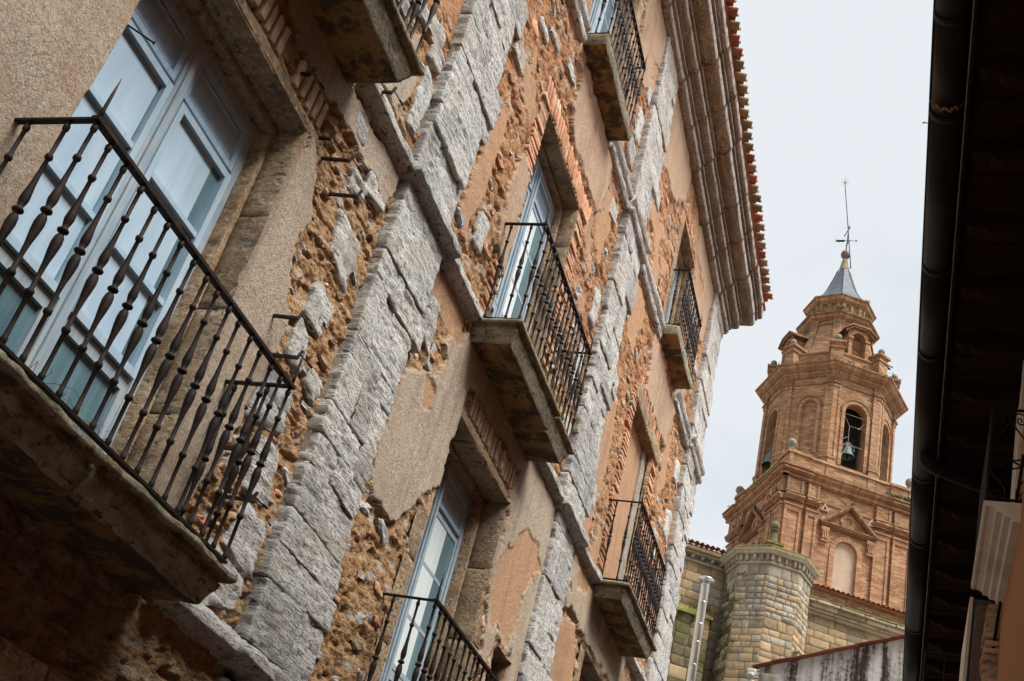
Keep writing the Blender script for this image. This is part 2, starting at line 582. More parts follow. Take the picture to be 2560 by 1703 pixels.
def mat_glass(name, tint=(0.75, 0.86, 0.92)):
    s = NT(name)
    s.t.nodes.remove(s.b)
    out = s.t.nodes['Material Output']
    tr = s.n('ShaderNodeBsdfTransparent', Color=tint)
    gl = s.n('ShaderNodeBsdfGlossy', Roughness=0.04)
    gl.inputs['Color'].default_value = (0.95, 0.97, 1, 1)
    fr = s.n('ShaderNodeFresnel', IOR=1.62)
    f2 = s.math('MULTIPLY', fr.outputs[0], 1.5)
    bmp = s.n('ShaderNodeBump', Strength=0.12, Distance=0.02)
    s.t.links.new(s.noise(s.pos(), 3.0, 2), bmp.inputs['Height'])
    s.t.links.new(bmp.outputs[0], gl.inputs['Normal'])
    mx = s.n('ShaderNodeMixShader')
    s.t.links.new(f2, mx.inputs[0])
    s.t.links.new(tr.outputs[0], mx.inputs[1])
    s.t.links.new(gl.outputs[0], mx.inputs[2])
    s.t.links.new(mx.outputs[0], out.inputs['Surface'])
    return s.m

def mat_wood(name, c1, c2, worn=(0.34, 0.33, 0.31), w=0.5, ax=(30, 30, 2.5), rough=0.75):
    s = NT(name)
    g = s.noise(s.pos(ax), 1.0, 6, 0.7, 0.3)
    c = s.ramp(g, [(0.3, c1), (0.7, c2)])
    k = s.math('MULTIPLY', s.ramp(s.noise(s.pos(), 6, 6, 0.75), [(0.48, 0.0), (0.62, w)]), s.ramp(g, [(0.4, 0.3), (0.6, 1.0)]))
    c = s.mix(k, c, worn)
    s.col(c)
    s.set(Roughness=rough)
    s.bump(g, 0.4, 0.006)
    return s.m

def mat_stain():
    """white render with black run-off streaks"""
    s = NT('streaked_render')
    st = s.noise(s.pos((3.1, 3.1, 0.22)), 1.0, 5, 0.6, 0.2)
    n2 = s.noise(s.pos(), 11, 7, 0.75)
    n3 = s.noise(s.pos(), 30, 5, 0.7)
    k = s.math('ADD', s.math('MULTIPLY', st, 1.15), s.math('MULTIPLY', n2, 0.42))
    c = s.ramp(k, [(0.68, (0.03, 0.026, 0.02)), (0.755, (0.09, 0.078, 0.06)), (0.81, (0.40, 0.39, 0.37)), (0.90, (0.60, 0.60, 0.585))])
    c = s.mix(s.ramp(n3, [(0.30, 0.7), (0.44, 0.0)]), c, (0.14, 0.11, 0.085))
    s.col(c)
    s.bump(s.math('ADD', n2, n3), 0.6, 0.03)
    return s.m

M = {}
M['wall'] = mat_wall()
M['white_stone'] = mat_stone('white_limestone', [(0.28, (0.40, 0.395, 0.38)), (0.40, (0.74, 0.73, 0.70)), (0.55, (0.88, 0.875, 0.85)), (0.72, (0.92, 0.915, 0.90))], (0.58, 0.50, 0.40), (1.6, 1.6, 11), 1.0, blot=0.5, fleck=(0.88, 0.88, 0.86))
M['brown_stone'] = mat_stone('brown_sandstone', [(0.30, (0.20, 0.125, 0.07)), (0.50, (0.36, 0.25, 0.15)), (0.70, (0.47, 0.37, 0.26))], (0.17, 0.12, 0.08), (1.5, 1.5, 3), 0.7)
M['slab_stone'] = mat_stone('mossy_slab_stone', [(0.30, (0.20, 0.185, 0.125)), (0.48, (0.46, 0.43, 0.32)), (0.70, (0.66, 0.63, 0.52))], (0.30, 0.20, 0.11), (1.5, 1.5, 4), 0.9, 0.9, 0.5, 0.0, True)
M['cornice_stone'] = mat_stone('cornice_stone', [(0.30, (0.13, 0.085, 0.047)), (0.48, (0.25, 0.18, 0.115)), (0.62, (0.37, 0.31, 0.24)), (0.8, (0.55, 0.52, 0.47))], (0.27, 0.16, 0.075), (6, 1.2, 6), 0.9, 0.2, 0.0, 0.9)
M['brick'] = mat_plain('old_brick', (0.46, 0.20, 0.10), (0.66, 0.36, 0.22), 22, 0.9, 0.7, 0.02, 0.22, c3=(0.62, 0.50, 0.38))
M['brick_pale'] = mat_plain('pale_brick', (0.42, 0.27, 0.17), (0.60, 0.44, 0.31), 22, 0.9, 0.7, 0.02, 0.2, c3=(0.35, 0.2, 0.12))
M['iron'] = mat_plain('rusty_iron', (0.007, 0.0055, 0.0055), (0.020, 0.0135, 0.0115), 40, 0.65, 0.4, 0.004, spec=0.2, c3=(0.045, 0.021, 0.013))
M['blue_frame'] = mat_wood('faded_blue_wood', (0.19, 0.255, 0.32), (0.34, 0.42, 0.485), (0.42, 0.42, 0.41), 0.7)
M['blue_sash'] = mat_wood('light_blue_paint', (0.28, 0.40, 0.51), (0.36, 0.49, 0.60), (0.46, 0.51, 0.53), 0.6, rough=0.55)
M['blue_panel'] = mat_wood('grey_blue_panel', (0.27, 0.40, 0.54), (0.40, 0.54, 0.67), (0.44, 0.50, 0.54), 0.4)
M['blue_board'] = mat_wood('pale_blue_board', (0.47, 0.64, 0.75), (0.58, 0.74, 0.83), (0.70, 0.76, 0.78), 0.45, (4, 4, 1.0), 0.55)
M['dark_glass_back'] = mat_plain('dim_interior', (0.05, 0.10, 0.125), (0.12, 0.20, 0.23), 6, 0.8, 0, aniso=(1, 3, 0.5))
M['glass'] = mat_glass('window_glass')
def mat_pane(name, c1, c2, c3, ax):
    s = NT(name)
    n = s.noise(s.pos(ax), 1.0, 4, 0.6, 0.3)
    c = s.ramp(n, [(0.3, c1), (0.55, c2), (0.75, c3)])
    s.col(c)
    s.set(Roughness=0.6, Coat_Weight=1.0, Coat_Roughness=0.03, Coat_IOR=1.52)
    return s.m
M['pane_blue'] = mat_pane('pane_over_blue_board', (0.31, 0.44, 0.565), (0.39, 0.53, 0.66), (0.49, 0.61, 0.71), (2, 7, 1.2))
M['pane_pale'] = mat_pane('near_white_pane', (0.58, 0.69, 0.74), (0.68, 0.77, 0.80), (0.76, 0.83, 0.85), (2, 9, .5))  # near-white pane colour for two middle-bay windows
M['pane_dim'] = mat_pane('pane_of_dim_room', (0.05, 0.11, 0.14), (0.09, 0.18, 0.22), (0.16, 0.27, 0.32), (2, 9, .6))
M['terracotta'] = mat_plain('terracotta_tile', (0.19, 0.055, 0.032), (0.33, 0.115, 0.065), 9, 0.85, 0.4, 0.01, 0.3, c3=(0.20, 0.15, 0.09))
M['ochre_tile'] = mat_plain('ochre_tile', (0.19, 0.125, 0.07), (0.34, 0.24, 0.14), 9, 0.85, 0.4, 0.01, 0.3, c3=(0.10, 0.10, 0.05))
M['tbrick'] = mat_tbrick('tower_brick', 0.92)
M['tbrick_shade'] = mat_tbrick('tower_brick_shade', 0.62)  # same brick made darker, shade of the mouldings put into the colour
M['tower_plaster'] = mat_plain('blind_arch_plaster', (0.36, 0.27, 0.20), (0.45, 0.35, 0.265), 3, 0.9, 0.2, 0.02)
M['lead'] = mat_plain('lead_sheet', (0.05, 0.064, 0.082), (0.11, 0.13, 0.15), 4, 0.6, 0.2, 0.02, spec=0.25)
M['ash'] = mat_plain('ashlar', (0.31, 0.21, 0.115), (0.47, 0.345, 0.21), 5, 0.9, 0.9, 0.06, 0.38, c3=(0.34, 0.265, 0.175))
M['ash_grey'] = mat_plain('grey_ashlar', (0.27, 0.23, 0.17), (0.48, 0.43, 0.35), 6, 0.9, 0.9, 0.06, 0.30, c3=(0.36, 0.27, 0.165))
M['ash_moss'] = mat_plain('mossy_ashlar', (0.085, 0.075, 0.04), (0.22, 0.18, 0.105), 4, 0.95, 0.8, 0.05, 0.3, c3=(0.085, 0.095, 0.022))
M['moss'] = mat_plain('moss_and_lichen', (0.075, 0.078, 0.022), (0.25, 0.23, 0.07), 7, 0.95, 0.9, 0.05, c3=(0.33, 0.26, 0.06))
M['mortar'] = mat_plain('lime_mortar', (0.22, 0.19, 0.15), (0.38, 0.35, 0.30), 8, 0.95, 0.6, 0.03)
M['grass'] = mat_plain('weeds', (0.035, 0.07, 0.015), (0.10, 0.15, 0.04), 12, 0.9, 0)
M['ball_stone'] = mat_plain('finial_stone', (0.13, 0.12, 0.095), (0.30, 0.285, 0.245), 9, 0.9, 0.4, 0.02)
M['ball_copper'] = mat_plain('brown_ball', (0.10, 0.07, 0.06), (0.17, 0.12, 0.10), 6, 0.6, 0.1)
M['bronze'] = mat_plain('green_bronze', (0.05, 0.085, 0.08), (0.11, 0.165, 0.155), 8, 0.6, 0.2, spec=0.5)
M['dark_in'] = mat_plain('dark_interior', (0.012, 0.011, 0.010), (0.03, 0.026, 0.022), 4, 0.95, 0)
M['steel'] = mat_plain('stainless_flue', (0.62, 0.62, 0.62), (0.74, 0.74, 0.73), 3, 0.30, 0.12, 0.01, metal=0.95, c3=(0.62, 0.54, 0.44))
M['stain'] = mat_stain()
M['gutter'] = mat_plain('brown_gutter', (0.007, 0.0055, 0.005), (0.014, 0.011, 0.010), 7, 0.5, 0.12, 0.004, spec=0.2, c3=(0.014, 0.011, 0.009))
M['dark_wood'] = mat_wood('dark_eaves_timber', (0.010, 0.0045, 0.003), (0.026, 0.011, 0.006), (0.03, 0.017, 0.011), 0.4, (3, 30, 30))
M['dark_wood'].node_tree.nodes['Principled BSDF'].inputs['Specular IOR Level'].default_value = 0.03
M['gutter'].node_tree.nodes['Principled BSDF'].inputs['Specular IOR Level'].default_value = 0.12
M['orange_render'] = mat_plain('ochre_render', (0.36, 0.165, 0.075), (0.45, 0.225, 0.11), 45, 0.9, 0.8, 0.012)
M['white_paint'] = mat_plain('dirty_white_moulding', (0.54, 0.50, 0.44), (0.68, 0.645, 0.585), 5, 0.85, 0.3, 0.01, c3=(0.47, 0.42, 0.35))
M['black_iron'] = mat_plain('black_iron', (0.005, 0.005, 0.005), (0.013, 0.012, 0.012), 20, 0.6, 0.2, 0.003, spec=0.12)
M['paving'] = mat_plain('street_paving', (0.26, 0.235, 0.20), (0.38, 0.35, 0.31), 3, 0.9, 0.5, 0.02)
M['roof_deck'] = mat_plain('roof_clay', (0.26, 0.10, 0.06), (0.40, 0.19, 0.11), 6, 0.9, 0.5, 0.03)
M['grey_plastic'] = mat_plain('grey_plastic', (0.42, 0.43, 0.43), (0.52, 0.53, 0.53), 6, 0.45, 0)
M['pigeon'] = mat_plain('pigeon_feathers', (0.035, 0.037, 0.045), (0.11, 0.115, 0.13), 20, 0.8, 0)
M['twig'] = mat_plain('dry_twig', (0.14, 0.085, 0.045), (0.30, 0.20, 0.12), 30, 0.9, 0)
M['rag'] = mat_plain('grey_plastic_strip', (0.32, 0.40, 0.42), (0.55, 0.62, 0.63), 30, 0.6, 0)

# ------------------------------------------------------------------ ground
R_ = random.Random(5)
g = part('ground', [(-400, -400, -0.02), (400, -400, -0.02), (400, 900, -0.02), (-400, 900, -0.02)], [(0, 1, 2, 3)], M['paving'])
setp(g, 'bare ground running out beyond the town street', 'ground', kind='structure')
g = part('street', [(0.0, -30, 0), (4.4, -30, 0), (4.4, 40, 0), (0.0, 40, 0)], [(0, 1, 2, 3)], M['paving'])
setp(g, 'narrow paved street between the two house fronts', 'street', kind='structure')

# ------------------------------------------------------------------ the old mansion on the left
mansion = thing('old_mansion', (-2.0, 9.0, 0.0), 'crumbling stone and plaster mansion with iron balconies and heavy eaves cornice', 'building')
FLOOR = (3.41, 6.90, 11.10)
OPEN = {  # y0, y1, z0, z1, depth
    'A1': (3.02, 4.57, 3.41, 6.10, 0.30), 'B1': (7.85, 9.50, 3.41, 6.12, 0.34),
    'B2': (7.88, 9.33, 6.92, 9.60, 0.25), 'C2': (13.22, 14.70, 6.90, 9.55, 0.12),
    'B3': (8.15, 9.55, 11.10, 13.35, 0.25), 'C3': (13.85, 15.05, 11.22, 13.30, 0.25),
    'C1': (13.20, 14.75, 3.41, 6.10, 0.34), 'A2': (3.05, 4.60, 6.92, 9.60, 0.25), 'hole': (10.08, 10.62, 4.25, 4.98, 0.35)}
GREY = [
    [(-2, 2.9), (3.02, 3.0), (3.02, 6.10), (2.6, 6.28), (-2, 6.3)],
    [(4.57, 3.45), (4.57, 6.14), (4.72, 6.02), (4.83, 5.84), (4.95, 5.68), (4.92, 5.47), (4.94, 5.26), (5.06, 5.13), (5.09, 5.01), (5.08, 4.84), (5.0, 4.6), (5.02, 4.3), (4.95, 4.0), (4.88, 3.8), (4.8, 3.5)],
    [(-2, 6.45), (5.65, 6.45), (5.65, 6.75), (-2, 6.75)],
    [(5.0, 6.98), (5.32, 7.02), (5.5, 7.45), (5.25, 7.75), (5.02, 7.35)],
    [(7.11, 6.4), (7.32, 6.24), (7.2, 6.07), (7.01, 5.99), (6.76, 5.78), (6.6, 5.5), (6.6, 5.18), (6.72, 4.92), (6.81, 4.82), (6.97, 4.81), (7.28, 4.87), (7.48, 5.02), (7.76, 5.36), (7.85, 5.41), (7.85, 6.18), (7.9, 6.72), (7.6, 6.74), (7.31, 6.57)],
    [(9.50, 6.3), (9.5, 5.3), (9.62, 5.02), (9.8, 4.6), (10.0, 5.02), (10.5, 5.06), (10.7, 4.5), (10.95, 4.0), (10.95, 6.75), (7.9, 6.75), (7.85, 6.42), (8.4, 6.45), (9.6, 6.5)],
    [(8.6, 9.95), (9.9, 9.95), (10.15, 10.3), (9.9, 10.85), (8.4, 10.85), (8.3, 10.2)],
    [(9.9, 12.4), (10.9, 12.9), (10.95, 14.2), (9.75, 14.2)],
    [(11.7, 12.7), (12.9, 12.9), (13.7, 13.45), (13.6, 14.2), (11.7, 14.2)],
    [(15.15, 12.3), (16.5, 12.8), (16.8, 14.2), (15.0, 14.2), (14.6, 13.6), (15.1, 13.3)],
    [(13.5, 9.98), (15.3, 10.0), (15.5, 10.8), (13.4, 10.85)],
    [(11.8, 6.2), (13.2, 6.15), (15.2, 6.2), (15.2, 6.75), (11.8, 6.75)],
    [(5.0, 4.02), (5.14, 4.0), (5.2, 4.2), (5.05, 4.3)],
    [(7.5, 7.9), (7.66, 7.6), (7.88, 7.5), (7.88, 8.6), (7.62, 8.75), (7.5, 8.4)],
]
SALMON = [
    [(10.09, 6.23), (9.9, 6.04), (9.87, 5.86), (9.64, 5.79), (9.61, 5.57), (9.63, 5.25), (9.76, 5.06), (10.33, 5.1), (10.48, 5.42), (10.48, 5.76), (10.82, 6.05), (10.47, 6.24)],
    [(6.75, 7.4), (6.98, 7.25), (7.12, 7.9), (7.1, 8.6), (6.95, 8.9), (6.8, 8.3)],
    [(7.1, 9.35), (7.25, 9.3), (7.3, 9.6), (7.15, 9.7)],
    [(11.8, 7.1), (12.3, 7.0), (12.45, 8.3), (12.3, 9.0), (11.9, 8.8)],
    [(11.7, 3.4), (12.9, 3.4), (13.0, 5.4), (12.6, 6.15), (11.8, 6.0)],
    [(9.9, 9.95), (10.3, 9.6), (10.5, 10.4), (10.15, 10.7)],
    [(12.0, 10.0), (12.5, 9.9), (12.7, 10.7), (12.1, 10.8)],
    [(15.3, 9.2), (15.7, 9.6), (15.6, 10.4), (15.2, 10.2)],
    [(9.75, 11.3), (10.2, 11.2), (10.4, 12.2), (9.95, 12.3)],
    [(15.5, 11.3), (16.0, 11.2), (16.2, 12.4), (15.6, 12.3)],
    [(7.0, 5.98), (7.1, 5.75), (7.25, 5.8), (7.2, 6.0)],
]
BRICKZ = [  # zones laid in brick: y0, y1, z0, z1
    (7.60, 7.88, 6.95, 9.9), (9.33, 9.66, 6.95, 9.95), (7.6, 9.66, 9.60, 9.92),
    (12.92, 13.22, 6.95, 9.85), (14.70, 15.05, 6.95, 9.9), (13.22, 14.9, 9.80, 10.05),
    (3.15, 4.76, 6.17, 6.42), (8.05, 9.64, 6.19, 6.44), (15.05, 15.3, 11.3, 13.3), (13.7, 15.2, 13.37, 13.6)]

def wall_fields(Y, Z):
    wy = Y + (fbm2(Y * 5, Z * 5, 3, 4) - .5) * 0.22 + (vn2(Y * 26, Z * 26, 8) - .5) * 0.03
    wz = Z + (fbm2(Y * 5 + 40, Z * 5, 4, 4) - .5) * 0.22 + (vn2(Y * 26, Z * 26, 9) - .5) * 0.03
    pl = np.zeros(Y.shape, bool)
    sa = np.zeros(Y.shape, bool)
    for q in GREY: pl |= inpoly(wy, wz, q)
    for q in SALMON:
        k = inpoly(wy, wz, q)
        sa |= k
    # the left flank of the first window keeps its coat right up to the opening
    pl |= (Y < 3.02) & (Z > 3.0) & (Z < 6.2)
    pl |= (Y > 4.55) & (Y < 4.72) & (Z > 3.4) & (Z < 5.95)
    sa &= ~((Y < 3.02) | ((Y > 4.5) & (Y < 5.2)))
    # scattered remnants
    rem = fbm2(Y * 1.1, Z * 1.5, 21, 5) > 0.70
    sa |= rem & (Y > 6)
    # bare mortar with courses of flattish rubble
    u, v = Y * 4.2 + (fbm2(Y * 3, Z * 3, 5, 3) - .5) * 1.5, Z * 9.0 + (fbm2(Y * 2, Z * 4, 6, 3) - .5) * 2.2
    f1, f2, cid = vor2(u, v, 2)
    u2, v2 = Y * 11.0 + (vn2(Y * 8, Z * 8, 15) - .5), Z * 24.0 + (vn2(Y * 8, Z * 8, 16) - .5) * 2
    g1, g2, gid = vor2(u2, v2, 12)
    edge = sstep(0.02, 0.22, f2 - f1)
    rub = -0.012 + 0.012 * edge * cid + (fbm2(Y * 5, Z * 13, 7, 6, 0.62) - .5) * 0.036 + (fbm2(Y * 20, Z * 46, 27, 3, 0.6) - .5) * 0.020
    rub += 0.010 * sstep(0.05, 0.3, g2 - g1) * (gid - 0.3)
    pit = sstep(0.60, 0.70, fbm2(Y * 5, Z * 19, 11, 4))
    rub -= 0.022 * pit
    # ledges where render has sheared off in sheets
    sh = np.floor(fbm2(Y * 2.4, Z * 4.6, 33, 5, 0.6) * 10) / 10
    rub += (sh - .5) * 0.060
    pla = 0.022 + (fbm2(Y * 2, Z * 2, 17, 3) - .5) * 0.02 + (fbm2(Y * 40, Z * 40, 18, 2) - .5) * 0.006
    sal = 0.002 + (fbm2(Y * 3, Z * 5, 19, 4) - .5) * 0.016 + (fbm2(Y * 30, Z * 40, 20, 2) - .5) * 0.005
    X = np.where(sa, sal, np.minimum(rub, 0.03))
    X = np.where(pl, pla, X)
    X = np.where(sa & pl, 0.008, X)
    bz = np.zeros(Y.shape, bool)
    for (a, b, c, d) in BRICKZ: bz |= (Y > a) & (Y < b) & (Z > c) & (Z < d)
    bz &= ~pl
    X = np.where(bz, np.minimum(X, -0.004) - 0.012, X)
    dark_mask = 0.85 * sstep(3.55, 2.9, Z) * sstep(6.2, 5.2, Y) + 0.30 * sstep(0.55, 0.75, fbm2(Y * 1.3, Z * 0.7, 23, 4))  # darker low on the wall by the near balcony, plus random patches
    dark_mask = np.clip(dark_mask + 0.5 * sstep(0.52, 0.70, fbm2(Y * 1.5, Z * 1.2, 24, 4)) * ((Z > 6.3) & (Z < 6.75)), 0, 1)  # further dark patches just below the string course
    plm = (pl | (sa & (X > -1))).astype(float)
    warm = np.where(pl & ~sa, 0.5 * sstep(6.3, 7.2, Z) * sstep(5.8, 7.0, Y), sa.astype(float))
    return X, plm, warm, dark_mask

def wall_panel(y0, y1, z0, z1, dy, dz, ops):
    def axis(a, b, d, cuts):
        q = np.linspace(a, b, int(round((b - a) / d)) + 1)
        cuts = [c for c in cuts if a < c < b]
        for c in cuts: q = q[np.abs(q - c) > d * 0.45]
        return np.sort(np.concatenate([q, cuts]))
    ys = axis(y0, y1, dy, [c for o in ops for c in o[:2]])
    zs = axis(z0, z1, dz, [c for o in ops for c in o[2:4]])
    Y, Z = np.meshgrid(ys, zs, indexing='ij')
    X, pm, sm, gm = wall_fields(Y, Z)
    near = np.zeros(Y.shape, bool)
    for o in ops:
        e = 0.012
        near |= (Y > o[0] - e) & (Y < o[1] + e) & (Z > o[2] - e) & (Z < o[3] + e)
    X = np.where(near, np.maximum(X, 0.0), X)
    ny, nz = Y.shape
    idx = np.arange(ny * nz).reshape(ny, nz)
    yc, zc = (ys[:-1] + ys[1:]) / 2, (zs[:-1] + zs[1:]) / 2
    YC, ZC = np.meshgrid(yc, zc, indexing='ij')
    keep = np.ones(YC.shape, bool)
    for o in ops: keep &= ~((YC > o[0]) & (YC < o[1]) & (ZC > o[2]) & (ZC < o[3]))
    q = np.stack([idx[:-1, :-1], idx[1:, :-1], idx[1:, 1:], idx[:-1, 1:]], -1)[keep]
    V = np.stack([X.ravel(), Y.ravel(), Z.ravel()], 1)
    att = np.stack([pm.ravel(), sm.ravel(), gm.ravel(), np.ones(ny * nz)], 1)
    # turn the edges of the openings back into the wall
    sk = []
    k = keep
    a, b = np.nonzero(k[:-1, :] != k[1:, :])
    sk.append(np.stack([idx[a + 1, b], idx[a + 1, b + 1]], 1))
    a, b = np.nonzero(k[:, :-1] != k[:, 1:])
    sk.append(np.stack([idx[a, b + 1], idx[a + 1, b + 1]], 1))
    sk = np.concatenate(sk)
    if len(sk):
        n0 = len(V)
        V2 = V[sk.ravel()].copy()
        V2[:, 0] = -0.07
        V = np.concatenate([V, V2])
        att = np.concatenate([att, att[sk.ravel()]])
        j = n0 + np.arange(len(sk)) * 2
        q = np.concatenate([q, np.stack([sk[:, 0], sk[:, 1], j + 1, j], 1)])
    o = part('wall', V, q.astype(np.int64), M['wall'], mansion, True)
    at = o.data.attributes.new('mask', 'FLOAT_COLOR', 'POINT')
    at.data.foreach_set('color', att.ravel())
    return o

ops = lambda *k: [OPEN[i] for i in k]
wallA = wall_panel(1.0, 5.85, 2.2, 8.3, 0.0115, 0.0115, ops('A1', 'A2'))
wallB = wall_panel(6.45, 10.95, 3.2, 14.15, 0.0165, 0.0150, ops('B1', 'B2', 'B3', 'hole'))
wallC = wall_panel(11.65, 16.85, 3.6, 14.15, 0.026, 0.0185, ops('C1', 'C2', 'C3'))
# the rest of the shell: foot of the wall, upper left, far gable and back
b = MB()
b.add([(-0.03, -8, 0), (-0.03, 17.7, 0), (-0.03, 17.7, 3.7), (-0.03, -8, 3.7)], [(0, 1, 2, 3)])
b.v[0][2][2] = 3.19; b.v[0][3][2] = 2.19
b.add([(-0.03, -8, 2.1), (-0.03, 1.02, 2.1), (-0.03, 1.02, 14.2), (-0.03, -8, 14.2)], [(0, 1, 2, 3)])
b.add([(-0.03, 1.0, 8.28), (-0.03, 6.0, 8.28), (-0.03, 6.0, 14.2), (-0.03, 1.0, 14.2)], [(0, 1, 2, 3)])
b.add([(-0.02, 17.75, 0), (-9, 17.75, 0), (-9, 17.75, 14.3), (-0.02, 17.75, 14.3)], [(0, 1, 2, 3)])
b.add([(-9, -8, 0), (-9, 17.75, 0), (-9, 17.75, 14.3), (-9, -8, 14.3)], [(0, 1, 2, 3)])
b.add([(-0.03, -8, 0), (-9, -8, 0), (-9, -8, 14.3), (-0.03, -8, 14.3)], [(0, 1, 2, 3)])
b.build('side_wall', M['wall'], mansion)
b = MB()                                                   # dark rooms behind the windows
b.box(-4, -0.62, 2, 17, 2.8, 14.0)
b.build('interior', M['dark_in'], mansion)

# bricks around the openings
BR = [mesh_from(*rbox((-0.09, -0.125, -0.021), (0.012, 0.125, 0.021), 0.09, 0.008, 0.006, (25, 25, 25), 60 + k, skip=((0, 0),), oc=2), M['brick'], True) for k in range(5)]
BP = [mesh_from(*rbox((-0.09, -0.024, -0.12), (0.012, 0.024, 0.12), 0.09, 0.008, 0.006, (25, 25, 25), 80 + k, skip=((0, 0),), oc=2), M['brick'], True) for k in range(4)]
BPP = [mesh_from(*rbox((-0.09, -0.026, -0.12), (0.012, 0.026, 0.12), 0.09, 0.010, 0.008, (25, 25, 25), 90 + k, skip=((0, 0),), oc=2), M['brick_pale'], True) for k in range(3)]
def jamb_bricks(wall, y0, y1, z0, z1, pitch=0.064):
    z, k = z0, 0
    while z < z1:
        w = (y1 - y0)
        c = (y0 + y1) / 2 + R_.uniform(-0.02, 0.02)
        if R_.random() > 0.06:
            inst('brick', R_.choice(BR), (R_.uniform(-0.016, 0.010), c, z), wall, (0, 0, R_.uniform(-.03, .03)), (1, w / 0.25 * R_.uniform(.86, 1.02), R_.uniform(.9, 1.1)))
        z += pitch * R_.uniform(.95, 1.05)
def head_bricks(wall, y0, y1, zc, h, pitch=0.072, lst=None, tilt=0.0):
    y = y0
    n = (y1 - y0) / pitch
    i = 0
    while y < y1:
        t = (y - y0) / (y1 - y0) - .5
        if R_.random() > 0.05:
            inst('brick', R_.choice(lst or BP), (R_.uniform(-0.014, 0.010), y, zc + R_.uniform(-.012, .012)), wall, (-t * tilt, 0, 0), (1, 1, h / 0.24))
        y += pitch * R_.uniform(.95, 1.06)
jamb_bricks(wallB, 7.625, 7.875, 6.98, 9.62)
jamb_bricks(wallB, 9.34, 9.62, 6.98, 9.66)
head_bricks(wallB, 7.70, 9.64, 9.75, 0.25, 0.074, tilt=0.35)
jamb_bricks(wallC, 12.96, 13.21, 6.98, 9.8, 0.068)
jamb_bricks(wallC, 14.71, 15.02, 6.98, 9.6, 0.068)
head_bricks(wallC, 13.30, 14.9, 9.93, 0.22, 0.078)
head_bricks(wallA, 3.2, 4.72, 6.305, 0.20, 0.085, BPP)
head_bricks(wallB, 8.10, 9.60, 6.325, 0.20, 0.085, BPP)
head_bricks(wallC, 13.8, 15.15, 13.48, 0.18, 0.085)

# dressed stone round the openings
def opening(key, mat=None, jambs=4, lint=3, head=0.085, seed=1, rebate=True):
    mat = mat or M['brown_stone']
    y0, y1, z0, z1, d = OPEN[key]
    res = 0.05 if y0 < 6 else 0.09
    zz = np.linspace(z0, z1, jambs + 1)
    for side in (0, 1):
        for i in range(jambs):
            za, zb = zz[i] + 0.003, zz[i + 1] - 0.003
            lo, hi = ((-d * .68, y1 - 0.004, za), (-0.004, y1 + 0.22, zb)) if side else ((-d * .68, y0 - 0.22, za), (-0.004, y0 + 0.004, zb))
            part('jamb_stone', *rbox(lo, hi, res, 0.012, 0.006, (7, 7, 7), seed + i + 10 * side, skip=((1, 1 if side else 0),)), mat, mansion, True)
        if rebate:
            lo, hi = ((-d - .1, y1 - 0.045, z0), (-d * .68 - .002, y1 + 0.2, z1)) if side else ((-d - .1, y0 - 0.2, z0), (-d * .68 - .002, y0 + 0.045, z1))
            part('window_rebate', *rbox(lo, hi, res * 1.5, 0.01, 0.005, (7, 7, 7), seed + 33 + side), mat, mansion, True)
    yy = np.linspace(y0 - 0.15, y1 + 0.15, lint + 1)
    for i in range(lint):
        ya, yb = yy[i] + 0.004, yy[i + 1] - 0.004
        part('lintel_stone', *rbox((-d * .68, ya, z1 - 0.006 - 0.012 * (i % 2)), (-0.004, yb, z1 + head), res, 0.015, 0.010, (6, 6, 6), seed + 50 + i), mat, mansion, True)
    part('inner_lintel', *rbox((-d - .12, y0 - .1, z1 - 0.05), (-d * .68 - 0.003, y1 + .1, z1 + .25), res * 1.5, 0.012, 0.008, (6, 6, 6), seed + 70), mat, mansion, True)
opening('A1', seed=100)
opening('B1', seed=200)
opening('B2', seed=300, jambs=5)
opening('B3', seed=400, jambs=3)
opening('C3', seed=500, jambs=3)
opening('C1', seed=600, jambs=3)
opening('A2', seed=700, jambs=3)
# blocked doorway of the far bay: render infill, grey mortar strip, two lintel stones
y0, y1, z0, z1, d = OPEN['C2']
n = 60
ys, zs = np.linspace(y0 - .02, y1 + .02, 40), np.linspace(z0, z1 + .02, 70)
Y, Z = np.meshgrid(ys, zs, indexing='ij')
X = -0.13 + (fbm2(Y * 4, Z * 4, 41, 4) - .5) * 0.015
idx = np.arange(Y.size).reshape(Y.shape)
q = np.stack([idx[:-1, :-1], idx[1:, :-1], idx[1:, 1:], idx[:-1, 1:]], -1).reshape(-1, 4)
o = part('door_infill', np.stack([X.ravel(), Y.ravel(), Z.ravel()], 1), q, M['wall'], mansion, True)
at = o.data.attributes.new('mask', 'FLOAT_COLOR', 'POINT')
at.data.foreach_set('color', np.tile([1.0, 1.0, 0.0, 1.0], Y.size))
part('mortar_strip', *rbox((-0.2, y1 - 0.22, z0), (-0.09, y1 + 0.02, z1), 0.06, 0.02, 0.014, (8, 8, 5), 7), M['mortar'], mansion, True)
for i, (ya, yb) in enumerate(((13.05, 13.95), (13.97, 14.95))):
    part('lintel_stone', *rbox((-0.22, ya, z1 + 0.0), (0.035, yb, z1 + 0.24), 0.07, 0.02, 0.012, (6, 6, 6), 610 + i), M['brown_stone'], mansion, True)
